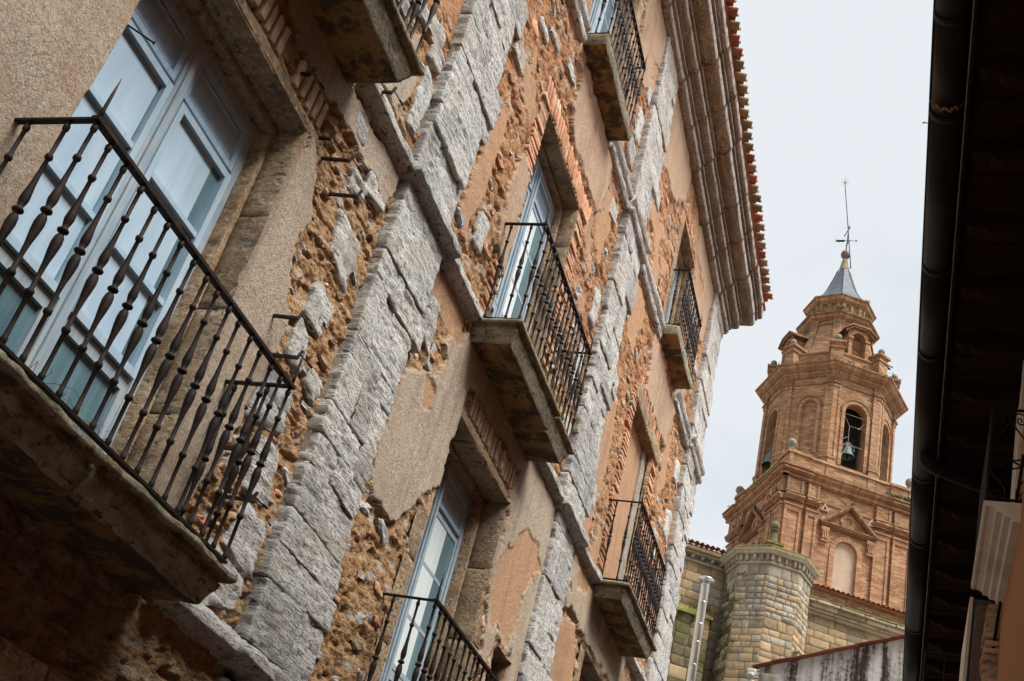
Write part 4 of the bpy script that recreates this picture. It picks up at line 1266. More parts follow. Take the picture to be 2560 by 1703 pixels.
# ------------------------------------------------------------------ church tower
def unit(az):
    r = math.radians(az)
    return np.array([math.sin(r), math.cos(r)])
class FB:
    """mesh with brick UVs, built on vertical faces around an axis"""
    def __init__(s, axis): s.ax, s.v, s.f, s.uv = np.array(axis, float), [], [], []
    def pt(s, N, u, d, z):
        n, t = unit(N), unit(N - 90)
        p = s.ax + n * d + t * u
        return (p[0], p[1], z)
    def quad(s, N, q, uv=None):
        k = len(s.v)
        for (u, d, z) in q: s.v.append(s.pt(N, u, d, z))
        s.uv += uv if uv else [(u + d, z) for (u, d, z) in q]
        s.f.append(tuple(range(k, k + len(q))))
    def box(s, N, u0, u1, d0, d1, z0, z1):
        s.quad(N, [(u0, d1, z0), (u1, d1, z0), (u1, d1, z1), (u0, d1, z1)])
        s.quad(N, [(u0, d0, z0), (u0, d1, z0), (u0, d1, z1), (u0, d0, z1)])
        s.quad(N, [(u1, d1, z0), (u1, d0, z0), (u1, d0, z1), (u1, d1, z1)])
        s.quad(N, [(u0, d0, z0), (u1, d0, z0), (u1, d1, z0), (u0, d1, z0)], [(u0, 0), (u1, 0), (u1, d1 - d0), (u0, d1 - d0)])
        s.quad(N, [(u0, d1, z1), (u1, d1, z1), (u1, d0, z1), (u0, d0, z1)], [(u0, 0), (u1, 0), (u1, d1 - d0), (u0, d1 - d0)])
    def ring(s, Ns, prof, uvrot=False):
        hw = math.tan(math.pi / len(Ns))
        acc = 0.0
        for (a0, z0), (a1, z1) in zip(prof[:-1], prof[1:]):
            L = math.hypot(a1 - a0, z1 - z0)
            for N in Ns:
                q = [(-a0 * hw, a0, z0), (a0 * hw, a0, z0), (a1 * hw, a1, z1), (-a1 * hw, a1, z1)]
                uv = [(-a0 * hw, acc), (a0 * hw, acc), (a1 * hw, acc + L), (-a1 * hw, acc + L)]
                if uvrot: uv = [(y, x) for x, y in uv]
                s.quad(N, q, uv)
            acc += L
        return s
    def arch(s, N, u0, u1, z0, z1, c, hw, zb, zs, d, th, n=10, back=None):
        """wall sheet u0..u1, z0..z1 at distance d pierced by a round-headed opening"""
        s.quad(N, [(u0, d, z0), (c - hw, d, z0), (c - hw, d, z1), (u0, d, z1)])
        s.quad(N, [(c + hw, d, z0), (u1, d, z0), (u1, d, z1), (c + hw, d, z1)])
        if zb > z0: s.quad(N, [(c - hw, d, z0), (c + hw, d, z0), (c + hw, d, zb), (c - hw, d, zb)])
        cv = [(c - hw * math.cos(math.pi * i / n), zs + hw * math.sin(math.pi * i / n)) for i in range(n + 1)]
        for (ua, za), (ub, zb_) in zip(cv[:-1], cv[1:]):
            s.quad(N, [(ua, d, za), (ub, d, zb_), (ub, d, z1), (ua, d, z1)])
        out = [(c - hw, zb)] + cv + [(c + hw, zb), (c - hw, zb)]
        for (ua, za), (ub, zb_) in zip(out[:-1], out[1:]):
            s.quad(N, [(ua, d, za), (ub, d, zb_), (ub, d - th, zb_), (ua, d - th, za)], [(za, 0), (zb_ + ub - ua, 0), (zb_ + ub - ua, th), (za, th)])
        if back is not None:
            pass
        return s
    def archband(s, N, c, hw, w, zb, zs, d0, d1, n=14):
        cv = [(c - 1.0, zb)] + [None]
        pts = [(-1.0, 0.0, zb)] + [(-math.cos(math.pi * i / n), math.sin(math.pi * i / n), zs) for i in range(n + 1)] + [(1.0, 0.0, zb)]
        inn = [(c + hw * x, z + hw * y) for x, y, z in pts]
        out = [(c + (hw + w) * x, z + (hw + w) * y) for x, y, z in pts]
        acc = 0
        for i in range(len(pts) - 1):
            L = math.hypot(out[i + 1][0] - out[i][0], out[i + 1][1] - out[i][1])
            s.quad(N, [(inn[i][0], d1, inn[i][1]), (out[i][0], d1, out[i][1]), (out[i + 1][0], d1, out[i + 1][1]), (inn[i + 1][0], d1, inn[i + 1][1])], [(0, acc), (w, acc), (w, acc + L), (0, acc + L)])
            s.quad(N, [(out[i][0], d1, out[i][1]), (out[i][0], d0, out[i][1]), (out[i + 1][0], d0, out[i + 1][1]), (out[i + 1][0], d1, out[i + 1][1])], [(0, acc), (.1, acc), (.1, acc + L), (0, acc + L)])
            s.quad(N, [(inn[i][0], d0, inn[i][1]), (inn[i][0], d1, inn[i][1]), (inn[i + 1][0], d1, inn[i + 1][1]), (inn[i + 1][0], d0, inn[i + 1][1])], [(0, acc), (.1, acc), (.1, acc + L), (0, acc + L)])
            acc += L
        return s
    def disc(s, N, c, zc, r0, r1, d0, d1, n=16):
        for i in range(n):
            a, b_ = 2 * math.pi * i / n, 2 * math.pi * (i + 1) / n
            P = lambda r, t: (c + r * math.cos(t), zc + r * math.sin(t))
            (a0, b0), (a1, b1), (c1, e1), (c0, e0) = P(r0, a), P(r1, a), P(r1, b_), P(r0, b_)
            s.quad(N, [(a0, d1, b0), (a1, d1, b1), (c1, d1, e1), (c0, d1, e0)], [(0, r1 * a), (r1 - r0, r1 * a), (r1 - r0, r1 * b_), (0, r1 * b_)])
            s.quad(N, [(a1, d1, b1), (a1, d0, b1), (c1, d0, e1), (c1, d1, e1)])
            s.quad(N, [(a0, d0, b0), (a0, d1, b0), (c0, d1, e0), (c0, d0, e0)])
    def build(s, name, mat, parent):
        return part(name, np.array(s.v), s.f, mat, parent, False, s.uv)

TAX = (-1.40, 59.84)
tower = thing('church_tower', (TAX[0], TAX[1], 0), 'tall brick church tower with square body, octagonal belfry and lead-capped spire', 'church tower')
SQ = [151.2, 241.2, 331.2, 61.2]
OC = [151.2 + 45 * i for i in range(8)]
TB_, TD = M['tbrick'], M['tbrick_shade']
s_ = 3.50
VIS = SQ[:2]
b = FB(TAX)
for N in SQ:
    if N in VIS:
        b.arch(N, -s_, s_, 0, 31.0, .06, .62, 25.5, 27.78, s_, .16)
    else: b.quad(N, [(-s_, s_, 0), (s_, s_, 0), (s_, s_, 30.7), (-s_, s_, 30.7)])
b.build('shaft', TB_, tower)
for N in VIS:
    q = FB(TAX)
    q.quad(N, [(-.7, s_ - .14, 25.3), (.8, s_ - .14, 25.3), (.8, s_ - .14, 28.6), (-.7, s_ - .14, 28.6)])
    q.build('blind_panel', M['tower_plaster'], tower)
    q = FB(TAX)
    q.archband(N, .06, .62, .26, 14.0, 27.78, s_, s_ + .07)
    q.build('arch_band', TB_, tower)
    for (u0, u1) in ((-3.50, -2.58), (-2.34, -1.70), (1.48, 2.32), (2.50, 3.50)):
        q = FB(TAX)
        e = .13
        q.box(N, u0, u1, s_, s_ + .11, 10, 29.36)
        q.box(N, u0, u0 + e, s_ + .11, s_ + .17, 10, 29.36)
        q.box(N, u1 - e, u1, s_ + .11, s_ + .17, 10, 29.36)
        q.box(N, u0 + e, u1 - e, s_ + .11, s_ + .168, 29.10, 29.358)
        q.build('pilaster', TB_, tower)
        q = FB(TAX)                                        # small panel block in the frieze above
        q.box(N, u0, u1, s_ + .02, s_ + .15, 30.2, 30.9)
        for a_, c_ in ((u0, u0 + .14), (u1 - .14, u1)): q.box(N, a_, c_, s_ + .15, s_ + .20, 30.2, 30.9)
        q.build('frieze_block', TB_, tower)
        for j, (z0, z1, pr_) in enumerate(((29.38, 29.46, .24), (29.46, 29.52, .19), (29.72, 29.80, .24), (29.80, 29.90, .31), (29.90, 29.98, .37), (30.12, 30.19, .22))):
            q = FB(TAX)
            q.box(N, u0 - .05, u1 + .05, s_ + .001, s_ + pr_, z0, z1)
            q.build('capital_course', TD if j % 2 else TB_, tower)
    q = FB(TAX)
    q.box(N, -1.64, 1.42, s_, s_ + .05, 30.12, 30.19)
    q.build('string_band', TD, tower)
    # pediment
    q = FB(TAX)
    for z0, z1, pr_, w in ((28.82, 28.90, .16, 1.48), (28.90, 29.00, .24, 1.55), (29.00, 29.06, .30, 1.60)):
        q.box(N, .05 - w, .05 + w, s_, s_ + pr_, z0, z1)
    for sg in (-1, 1):
        A_, B_ = (.05 + sg * 1.60, 29.06), (.05, 30.42)
        for wd, d1 in ((.20, .27), (.12, .33)):
            dv = np.array([B_[0] - A_[0], B_[1] - A_[1]])
            L = np.linalg.norm(dv)
            nv = np.array([-dv[1], dv[0]]) / L * (1 if sg < 0 else -1)
            p0, p1, p2, p3 = [np.array(x) for x in (A_, B_, B_, A_)]
            p0, p1 = p0 - nv * wd, p1 - np.array([0, wd * 1.25])
            for (e0, e1) in (((p0, p1), (p2, p3)),):
                pts = [e0[0], e0[1], e1[0], e1[1]]
                q.quad(N, [(p[0], s_ + d1, p[1]) for p in pts], [(0, 0), (0, L), (wd, L), (wd, 0)])
                for i_ in range(4):
                    a_, c_ = pts[i_], pts[(i_ + 1) % 4]
                    q.quad(N, [(a_[0], s_, a_[1]), (c_[0], s_, c_[1]), (c_[0], s_ + d1, c_[1]), (a_[0], s_ + d1, a_[1])], [(0, 0), (0, L), (d1, L), (d1, 0)])
    q.build('pediment', TD, tower)
    q = FB(TAX)
    q.disc(N, .05, 29.52, .20, .44, s_, s_ + .07)
    q.build('oculus_ring', TB_, tower)
    for u in (-1.20, 1.30):
        q = FB(TAX)
        for z0, z1, pr_, w in ((28.60, 28.80, .22, .21), (28.35, 28.60, .19, .18), (28.10, 28.35, .14, .15), (28.02, 28.10, .20, .19)): q.box(N, u - w, u + w, s_, s_ + pr_, z0, z1)
        for k in (-.1, 0, .1): q.box(N, u + k - .03, u + k + .03, s_ + .1, s_ + .235, 28.14, 28.72)
        q.build('console', TB_, tower)
    for u in (-1.30, 1.32):
        q = FB(TAX)
        q.box(N, u - .20, u + .20, s_, s_ + .12, 29.15, 29.25)
        q.box(N, u - .13, u + .13, s_, s_ + .10, 29.25, 29.38)
        q.box(N, u - .20, u + .20, s_, s_ + .10, 29.72, 29.77)
        for sg in (-1, 1):
            q.quad(N, [(u + sg * .20, s_ + .10, 29.77), (u + sg * .10, s_ + .10, 29.77), (u, s_ + .10, 30.0), (u, s_ + .10, 30.15)])
            q.quad(N, [(u + sg * .20, s_, 29.77), (u + sg * .20, s_ + .10, 29.77), (u, s_ + .10, 30.15), (u, s_, 30.15)])
        q.build('pyramid_ornament', M['brick_pale'], tower)
# stepped brick cornice, each course its own mesh
for j, (pr_) in enumerate(([(3.46, 30.90), (3.58, 30.93), (3.58, 31.00)], [(3.54, 31.00), (3.68, 31.03), (3.71, 31.16)], [(3.68, 31.16), (3.76, 31.18), (3.76, 31.26)], [(3.74, 31.26), (3.88, 31.29), (3.92, 31.42)], [(3.90, 31.42), (3.99, 31.44), (3.99, 31.54), (3.30, 31.68)])):
    q = FB(TAX)
    q.ring(SQ, pr_, True)
    for N in VIS:
        for (u0, u1) in ((-3.88, -2.3), (2.2, 3.88)):
            if j: q.box(N, u0, u1, pr_[0][0] - .02, pr_[-1][0] + .10 if j < 4 else 4.08, pr_[0][1], pr_[min(1, len(pr_) - 1)][1] + .08)
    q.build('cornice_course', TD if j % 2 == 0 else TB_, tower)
q = FB(TAX)
q.ring(SQ, [(3.42, 31.60), (3.42, 32.42), (3.52, 32.45), (3.50, 32.58), (3.20, 32.62), (3.20, 31.5)])
for N in SQ:
    for (u0, u1) in ((-3.55, -2.3), (2.3, 3.55)): q.box(N, u0, u1, 3.3, 3.50, 31.60, 32.44); q.box(N, u0 - .04, u1 + .04, 3.3, 3.60, 32.44, 32.60)
q.build('parapet', TB_, tower)
q = FB(TAX)
q.ring(SQ, [(3.40, 31.60), (0.1, 31.62)])
q.build('terrace', TD, tower)
def ball_finial(x, y, z, r, parent, mat):
    v, f = lathe([(r * .9, 0), (r * .9, r * .18), (r * .55, r * .3), (r * .42, r * .62), (r * .62, r * .78), (r * .35, r * .9), (r * .7, r * 1.1), (r * .95, r * 1.45), (r, r * 1.8), (r * .93, r * 2.2), (r * .65, r * 2.6), (r * .1, r * 2.8)], 12, (x, y, z))
    return part('ball_finial', v, f, mat, parent, True)
for su in (-1, 1):
    for sv in (-1, 1):
        p = np.array(TAX) + unit(61.2) * su * 3.40 + unit(151.2) * sv * 3.40
        ball_finial(p[0], p[1], 32.60, .25, tower, M['ball_stone'])
# octagonal belfry
ra = 3.30
hl = ra * math.tan(math.pi / 8)
OPENF = {151.2: .06, 241.2: .06, 106.2: 0.0, 331.2: 0.0}
q = FB(TAX)
for i, N0 in enumerate(OC):
    N = round(N0 % 360, 1)
    if N in OPENF: q.arch(N, -hl, hl, 31.6, 38.1, OPENF[N], .64, 32.75, 36.08, ra, .55)
    elif N == 196.2: q.arch(N, -hl, hl, 31.6, 38.1, .12, .44, 33.30, 36.20, ra, .16)
    else: q.quad(N, [(-hl, ra, 31.6), (hl, ra, 31.6), (hl, ra, 38.1), (-hl, ra, 38.1)])
q.build('belfry', TB_, tower)
q = FB(TAX)
q.quad(196.2, [(-.5, ra - .15, 33.1), (.7, ra - .15, 33.1), (.7, ra - .15, 36.9), (-.5, ra - .15, 36.9)])
q.build('blind_niche', TB_, tower)
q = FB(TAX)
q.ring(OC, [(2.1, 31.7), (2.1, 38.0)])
q.build('belfry_dark_core', M['dark_in'], tower)  # added core, dark coloured so the belfry openings look unlit inside
for N0 in OC:
    N = round(N0 % 360, 1)
    if N in OPENF or N == 196.2:
        q = FB(TAX)
        c_, h_ = (OPENF[N], .64) if N in OPENF else (.12, .44)
        zs_ = 36.08 if N in OPENF else 36.20
        q.archband(N, c_, h_, .20, 32.75 if N in OPENF else 33.3, zs_, ra, ra + .06)
        q.build('arch_band', TB_, tower)
        q = FB(TAX)
        q.archband(N, c_, h_ + .20, .05, zs_, zs_, ra, ra + .10)
        q.build('hood_mould', TD, tower)
    for sg in (-1, 1):
        q = FB(TAX)
        u0, u1 = (hl - .40, hl + .035) if sg > 0 else (-hl - .035, -hl + .40)
        q.box(N, u0, u1, ra, ra + .09, 31.6, 37.60)
        q.box(N, *((u0, u0 + .12) if sg > 0 else (u1 - .12, u1)), ra + .09, ra + .14, 31.6, 37.60)
        q.box(N, u0, u1, ra + .09, ra + .138, 37.42, 37.601)
        q.box(N, u0, u1, ra, ra + .16, 31.6, 32.9)
        q.box(N, u0 - .03, u1 + .02, ra, ra + .20, 32.9, 33.02)
        q.build('pilaster', TB_, tower)
        q = FB(TAX)
        q.box(N, u0 - .05, u1 + .02, ra, ra + .20, 37.62, 37.72)
        q.box(N, u0, u1, ra, ra + .12, 37.72, 38.1)
        q.build('capital', TD, tower)
q = FB(TAX)
q.ring(OC, [(ra, 37.62), (ra + .07, 37.64), (ra + .07, 37.71), (ra, 37.73)], True)
q.build('string_band', TD, tower)
for j, pr_ in enumerate(([(3.30, 38.06), (3.42, 38.10), (3.50, 38.24)], [(3.46, 38.24), (3.56, 38.26), (3.56, 38.34)], [(3.54, 38.34), (3.68, 38.38), (3.74, 38.50)], [(3.72, 38.50), (3.86, 38.53), (3.90, 38.66)], [(3.90, 38.66), (3.98, 38.68), (3.98, 38.78), (2.9, 39.02)])):
    q = FB(TAX)
    q.ring(OC, pr_, True)
    q.build('cornice_course', TB_ if j in (1, 3) else TD, tower)
# attic with pedestals and balls
q = FB(TAX)
q.ring(OC, [(3.05, 38.9), (3.05, 39.85), (3.14, 39.88), (3.14, 39.98), (2.75, 40.05)])
q.build('attic', TB_, tower)
for i in range(8):
    az_ = 151.2 + 22.5 + 45 * i
    q = FB(TAX)
    q.box(az_, -.34, .34, 2.7, 3.66, 38.9, 39.95)
    q.box(az_, -.40, .40, 2.7, 3.72, 39.95, 40.05)
    q.box(az_, -.32, .32, 2.8, 3.64, 40.05, 40.30)
    q.box(az_, -.44, .44, 2.7, 3.78, 40.30, 40.44)
    q.build('pedestal', TB_, tower)
    p = np.array(TAX) + unit(az_) * 3.45
    ball_finial(p[0], p[1], 40.44, .19, tower, M['ball_stone'])
# tapering drum with corner strips
DR = [(2.62, 40.0), (2.36, 40.7), (2.12, 41.5), (1.92, 42.4), (1.80, 43.12)]
q = FB(TAX)
q.ring(OC, DR)
q.build('drum', TB_, tower)
for i in range(8):
    for sg in (-1, 1):
        q = FB(TAX)
        N = OC[i]
        for (a0, z0), (a1, z1) in zip(DR[:-1], DR[1:]):
            h0, h1 = a0 * math.tan(math.pi / 8), a1 * math.tan(math.pi / 8)
            for (i0, i1, e) in ((.30, -.02, .07), (.30, .20, .12)):
                P = lambda a, h, z, k, dd: (sg * (h - k), a + dd, z)
                c4 = [P(a0, h0, z0, i0, e), P(a0, h0, z0, i1, e), P(a1, h1, z1, i1, e), P(a1, h1, z1, i0, e)]
                q.quad(N, c4)
                q.quad(N, [P(a0, h0, z0, i0, 0), P(a0, h0, z0, i0, e), P(a1, h1, z1, i0, e), P(a1, h1, z1, i0, 0)])
                q.quad(N, [P(a0, h0, z0, i1, 0), P(a0, h0, z0, i1, e), P(a1, h1, z1, i1, e), P(a1, h1, z1, i1, 0)])
        q.build('rib', TB_, tower)
# dormer aedicules
for N in (151.2, 241.2, 61.2, 331.2):
    q = FB(TAX)
    q.arch(N, -.62, .62, 39.98, 41.95, 0, .40, 40.15, 41.28, 2.92, .5)
    q.quad(N, [(-.62, 1.9, 39.98), (-.62, 2.92, 39.98), (-.62, 2.92, 41.95), (-.62, 1.9, 41.95)])
    q.quad(N, [(.62, 2.92, 39.98), (.62, 1.9, 39.98), (.62, 1.9, 41.95), (.62, 2.92, 41.95)])
    q.quad(N, [(-.5, 2.44, 40), (.5, 2.44, 40), (.5, 2.44, 41.9), (-.5, 2.44, 41.9)])
    for sg in (-1, 1):
        q.box(N, sg * .51 - .10, sg * .51 + .10, 2.92, 3.02, 39.98, 41.15)
        q.box(N, sg * .51 - .15, sg * .51 + .15, 2.9, 3.08, 41.15, 41.27)
    q.build('dormer', TB_, tower)
    q = FB(TAX)
    q.archband(N, 0, .40, .16, 41.28, 41.28, 2.92, 2.98)
    q.build('arch_band', TB_, tower)
    q = FB(TAX)
    A_ = [(-.98, 41.72), (-.5, 42.12), (.5, 42.12), (.98, 41.72)]
    for (u0, z0), (u1, z1) in zip(A_[:-1], A_[1:]):
        for k, dd in ((0, 3.20), (.11, 3.12)):
            q.quad(N, [(u0 * (1 - k), dd, z0 - k - .11), (u1 * (1 - k), dd, z1 - k - .11), (u1 * (1 - k), dd, z1 - k), (u0 * (1 - k), dd, z0 - k)])
            q.quad(N, [(u0 * (1 - k), 1.7, z0 - k - .11), (u1 * (1 - k), 1.7, z1 - k - .11), (u1 * (1 - k), dd, z1 - k - .11), (u0 * (1 - k), dd, z0 - k - .11)])
        q.quad(N, [(u0, 1.7, z0), (u1, 1.7, z1), (u1, 3.20, z1), (u0, 3.20, z0)])
    for u, z in (A_[0], A_[-1]): q.quad(N, [(u, 1.7, z - .11), (u, 3.2, z - .11), (u, 3.2, z), (u, 1.7, z)])
    q.build('dormer_hood', TD, tower)
for nm, pr_, mt in (('cornice_course', [(1.82, 42.75), (1.93, 42.78), (1.93, 42.86), (1.82, 42.88)], TD), ('cornice_course', [(1.80, 43.08), (1.88, 43.11), (1.92, 43.20)], TD), ('cornice_course', [(1.90, 43.20), (2.05, 43.23), (2.12, 43.36)], TB_),
                    ('cornice_course', [(2.12, 43.36), (2.26, 43.39), (2.26, 43.48), (1.62, 43.56)], TD), ('lantern_drum', [(1.62, 43.5), (1.62, 44.5)], TB_),
                    ('cornice_course', [(1.62, 44.40), (1.72, 44.43), (1.76, 44.56)], TD), ('cornice_course', [(1.74, 44.56), (1.88, 44.60), (1.93, 44.80)], TB_), ('cornice_course', [(1.92, 44.80), (2.0, 44.82), (2.0, 44.90), (1.6, 45.02)], TD)):
    q = FB(TAX)
    q.ring(OC, pr_, nm == 'cornice_course')
    q.build(nm, mt, tower)
for N in OC:
    for u in (-.52, 0, .52):
        q = FB(TAX)
        q.box(N, u - .11, u + .11, 1.60, 1.72, 43.55, 44.42)
        q.build('lantern_strip', TB_, tower)
LC = [(1.78, 44.97), (1.70, 45.05), (1.36, 45.5), (1.06, 46.05), (.80, 46.65), (.62, 47.2), (.46, 47.7), (.35, 48.12)]
q = FB(TAX)
q.ring(OC, LC)
q.build('lead_cap', M['lead'], tower)
for i in range(8):
    az_ = 151.2 + 22.5 + 45 * i
    pts = [np.append(np.array(TAX) + unit(az_) * a_ / math.cos(math.pi / 8), z_) for a_, z_ in LC]
    part('lead_roll', *tube(pts, .035, 6), M['lead'], tower, True)
v, f = lathe([(.34, 48.10), (.36, 48.2), (.30, 48.28), (.20, 48.8), (.12, 49.2)], 10, (TAX[0], TAX[1], 0))
part('stone_cone', v, f, mat_plain('weathered_cone_stone', (0.15, 0.105, 0.065), (0.24, 0.18, 0.12), 6), tower, True)
v, f = lathe([(.02, -.31), (.15, -.27), (.25, -.17), (.30, 0), (.25, .17), (.15, .27), (.02, .31)], 16, (TAX[0], TAX[1], 49.47))
part('ball', v, f, M['ball_copper'], tower, True)
b = MB()
tx, ty = TAX
b.bar((tx, ty, 49.7), (tx + .03, ty, 51.9), .035, 6, .02)
b.fbar((tx - .62, ty, 50.58), (tx - .14, ty, 50.60), .02, .16)
b.bar((tx - .70, ty, 50.65), (tx + .62, ty, 50.62), .016, 5)
for k in (-1, 1): b.bar((tx + .62, ty, 50.62), (tx + .50, ty, 50.62 + k * .09), .014, 5)
for k in (-1, 1): b.bar((tx - .62, ty, 50.59), (tx - .72, ty, 50.59 + k * .10), .018, 5)
b.bar((tx - .06, ty, 50.2), (tx + .22, ty, 50.66), .02, 5)
b.bar((tx - .2, ty, 50.95), (tx + .12, ty, 51.75), .03, 5)
b.build('weathervane', M['black_iron'], tower)
b = MB()
lo_, hi_ = np.array([tx + .40, ty - .1, 48.35]), np.array([tx - .50, ty - .1, 55.4])
b.bar(lo_, hi_, .035, 6, .028)
for k in range(12):
    a = k * math.pi / 6
    b.bar(hi_, hi_ + np.array([math.cos(a) * .28, (.1 if k % 2 else -.1), math.sin(a) * .28]), .012, 4, .004)
b.bar(hi_, hi_ + np.array([-.02, 0, .55]), .012, 4)
b.bar(lo_ + np.array([0, 0, .2]), (tx + .1, ty, 47.95), .015, 4)
b.bar(lo_ + (hi_ - lo_) * .34, (tx + .03, ty, 50.3), .015, 4)
o = b.build('lightning_rod', M['lead'])
setp(o, 'thin leaning lightning rod with spiky star above the tower ball', 'lightning rod')
v, f = tube([lo_, lo_ + np.array([.15, 0, -.15]), lo_ + np.array([.30, 0, -.45]), lo_ + np.array([.22, 0, -.62]), lo_ + np.array([.0, 0, -.72])], .008, 4)
o = part('earth_wire', v, f, M['grey_plastic'])
setp(o, 'thin pale wire looping from the lightning rod to the lead cap', 'wire')
# bells
def bell(N, u, d, z, r, label):
    p = np.array(TAX) + unit(N) * d + unit(N - 90) * u
    t = thing('bell', (p[0], p[1], z), label, 'bell', 'bells in the church tower')
    v, f = lathe([(r * 1.0, 0), (r * 1.02, .03), (r * .84, r * .28), (r * .68, r * .7), (r * .60, r * 1.15), (r * .50, r * 1.4), (r * .2, r * 1.52), (r * .05, r * 1.55)], 18, (p[0], p[1], z))
    part('bell_body', v, f[:-2], M['bronze'], t, True)
    q = FB(TAX)
    for (a, c, e, g_) in ((-.55, .55, 1.60, 1.78), (-.36, .36, 1.78, 2.0), (-.22, .22, 2.0, 2.2), (-.62, -.48, .9, 1.75), (.48, .62, .9, 1.75)):
        q.box(N, u + a * r * 1.5, u + c * r * 1.5, d - .08, d + .08, z + e * r, z + g_ * r)
    q.build('yoke', M['lead'], t)
    b = MB()
    b.bar((p[0], p[1], z + r), (p[0], p[1], z - r * .25), .03, 6, .05)
    b.build('clapper', M['black_iron'], t)
bell(151.2, .02, 2.75, 33.72, .40, 'green bronze bell with grey headstock in the front belfry arch')
bell(241.2, -.05, 3.05, 33.30, .52, 'larger dark bell hanging in the left belfry arch')
# wires and bars across the front belfry arch
q = MB()
F_ = FB(TAX)
W = lambda u, z: np.array(F_.pt(151.2, u, 3.2, z))
for (a, c, z0, z1) in ((-.58, .70, 36.05, 36.05), (-.20, .70, 35.35, 35.40), (-.20, -.58, 35.35, 36.0), (-.20, -.20, 35.35, 34.2), (-.20, .70, 34.2, 34.2), (-.20, -.58, 34.2, 33.3), (-.58, -.2, 34.4, 34.7), (.3, .70, 35.3, 35.8)):
    q.bar(W(a, z0), W(c, z1), .008, 4)
o = q.build('belfry_wires', M['white_paint'], tower)
# weeds on the ledges
def weeds(pts, n, name, label, seed, L=.22):
    g = random.Random(seed)
    v, f = [], []
    for _ in range(n):
        c = np.array(g.choice(pts)) + np.array([g.uniform(-.22, .22), g.uniform(-.22, .22), g.uniform(-.03, .05)])
        d = np.array([g.uniform(-1, 1), g.uniform(-1, 1), g.uniform(.0, 1)])
        w = np.array([g.uniform(-1, 1), g.uniform(-1, 1), g.uniform(-1, 1)]) * .035
        k = len(v)
        v += [c - w, c + w, c + d * L * g.uniform(.4, 1)]
        f.append((k, k + 1, k + 2))
    o = part(name, np.array(v), f, M['grass'])
    return setp(o, label, 'weeds', kind='stuff')
pts = [F_.pt(151.2, u, 2.24, 43.52) for u in np.linspace(-.9, .9, 6)] + [F_.pt(196.2, u, 2.24, 43.52) for u in np.linspace(-.9, .9, 7)] + [F_.pt(173.7, 0, 2.4, 43.52)] * 3 + [F_.pt(128.7, 0, 1.95, 44.86)] * 5 + [F_.pt(218.7, 0, 1.95, 44.86)] * 2 \
    + [F_.pt(151.2, u, 3.95, 38.8) for u in np.linspace(-1.5, 1.5, 5)] + [F_.pt(196.2, u, 3.95, 38.8) for u in np.linspace(-1.5, 1.5, 5)] + [F_.pt(151.2, u, 3.15, 40.02) for u in (-.9, -.8, .8)]
weeds(pts, 800, 'ledge_weeds', 'tufts of green weeds along the upper cornices of the tower', 3, .16)
pts = [F_.pt(151.2, u, 3.9, 31.62) for u in np.linspace(2.0, 3.4, 8)] * 3 + [F_.pt(241.2, u, 3.9, 31.6) for u in np.linspace(-3, 3, 6)]
weeds(pts, 420, 'terrace_weeds', 'strip of green weeds on the right-hand ledge of the tower terrace', 7, .26)
# pigeons
def pigeon(pos, az_, label):
    d = np.append(unit(az_), 0)
    p = np.array(pos)
    q = [p + d * t + np.array([0, 0, z]) for t, z in ((-.20, .05), (-.10, .09), (0, .12), (.08, .15), (.11, .20), (.13, .235), (.18, .225))]
    v, f = tube(q, [.015, .05, .075, .06, .036, .034, .008], 8)
    o = part('pigeon', v, f, M['pigeon'], None, True)
    setp(o, label, 'pigeon', 'pigeons on the tower')
pigeon(F_.pt(151.2, .14, 3.66, 30.40), 130, 'lone dark pigeon on the point of the front pediment')
pigeon(F_.pt(241.2, .05, 3.66, 30.40), 200, 'dark pigeon on top of the left pediment')
pigeon(F_.pt(241.2, -.18, 3.60, 29.06), 200, 'grey pigeon beside the ring of the left pediment')
pigeon(F_.pt(241.2, -2.75, 3.64, 30.19), 220, 'pigeon in the frieze panel nearest the tower corner')
pigeon(F_.pt(241.2, -1.9, 3.64, 30.19), 220, 'pigeon in the second frieze panel from the tower corner')
pigeon(F_.pt(241.2, 2.0, 3.64, 30.19), 220, 'pigeon on the far left frieze, the nearer of a pair')
pigeon(F_.pt(241.2, 2.9, 3.64, 30.19), 220, 'leftmost pigeon on the tower frieze')
pigeon(F_.pt(241.2, 1.3, 3.66, 29.06), 220, 'pigeon perched low on the slope of the left pediment')

# ------------------------------------------------------------------ church nave, stair turret and buttress
P0 = np.array([-2.006, 45.657])
NA, NU = 151.2, unit(61.2)
church = thing('stone_church', (P0[0], P0[1], 0), 'sandstone church wall with eight-sided stair turret below the brick tower', 'church')
NV = FB(P0)
RC = random.Random(17)
q = FB(P0)
q.quad(NA, [(-14, 0, 0), (14, 0, 0), (14, 0, 21.3), (-14, 0, 21.3)])
q.quad(NA, [(-14, 0, 0), (-14, -9, 0), (-14, -9, 21.3), (-14, 0, 21.3)])
nave = q.build('nave_wall', M['mortar'], church)
q = FB(P0)
q.quad(NA, [(-14.3, .42, 21.42), (14.3, .42, 21.42), (14.3, -9.5, 23.4), (-14.3, -9.5, 23.4)])
q.quad(NA, [(-14.3, .42, 21.38), (14.3, .42, 21.38), (14.3, -.2, 21.34), (-14.3, -.2, 21.34)])
nroof = q.build('nave_roof', M['roof_deck'], church)
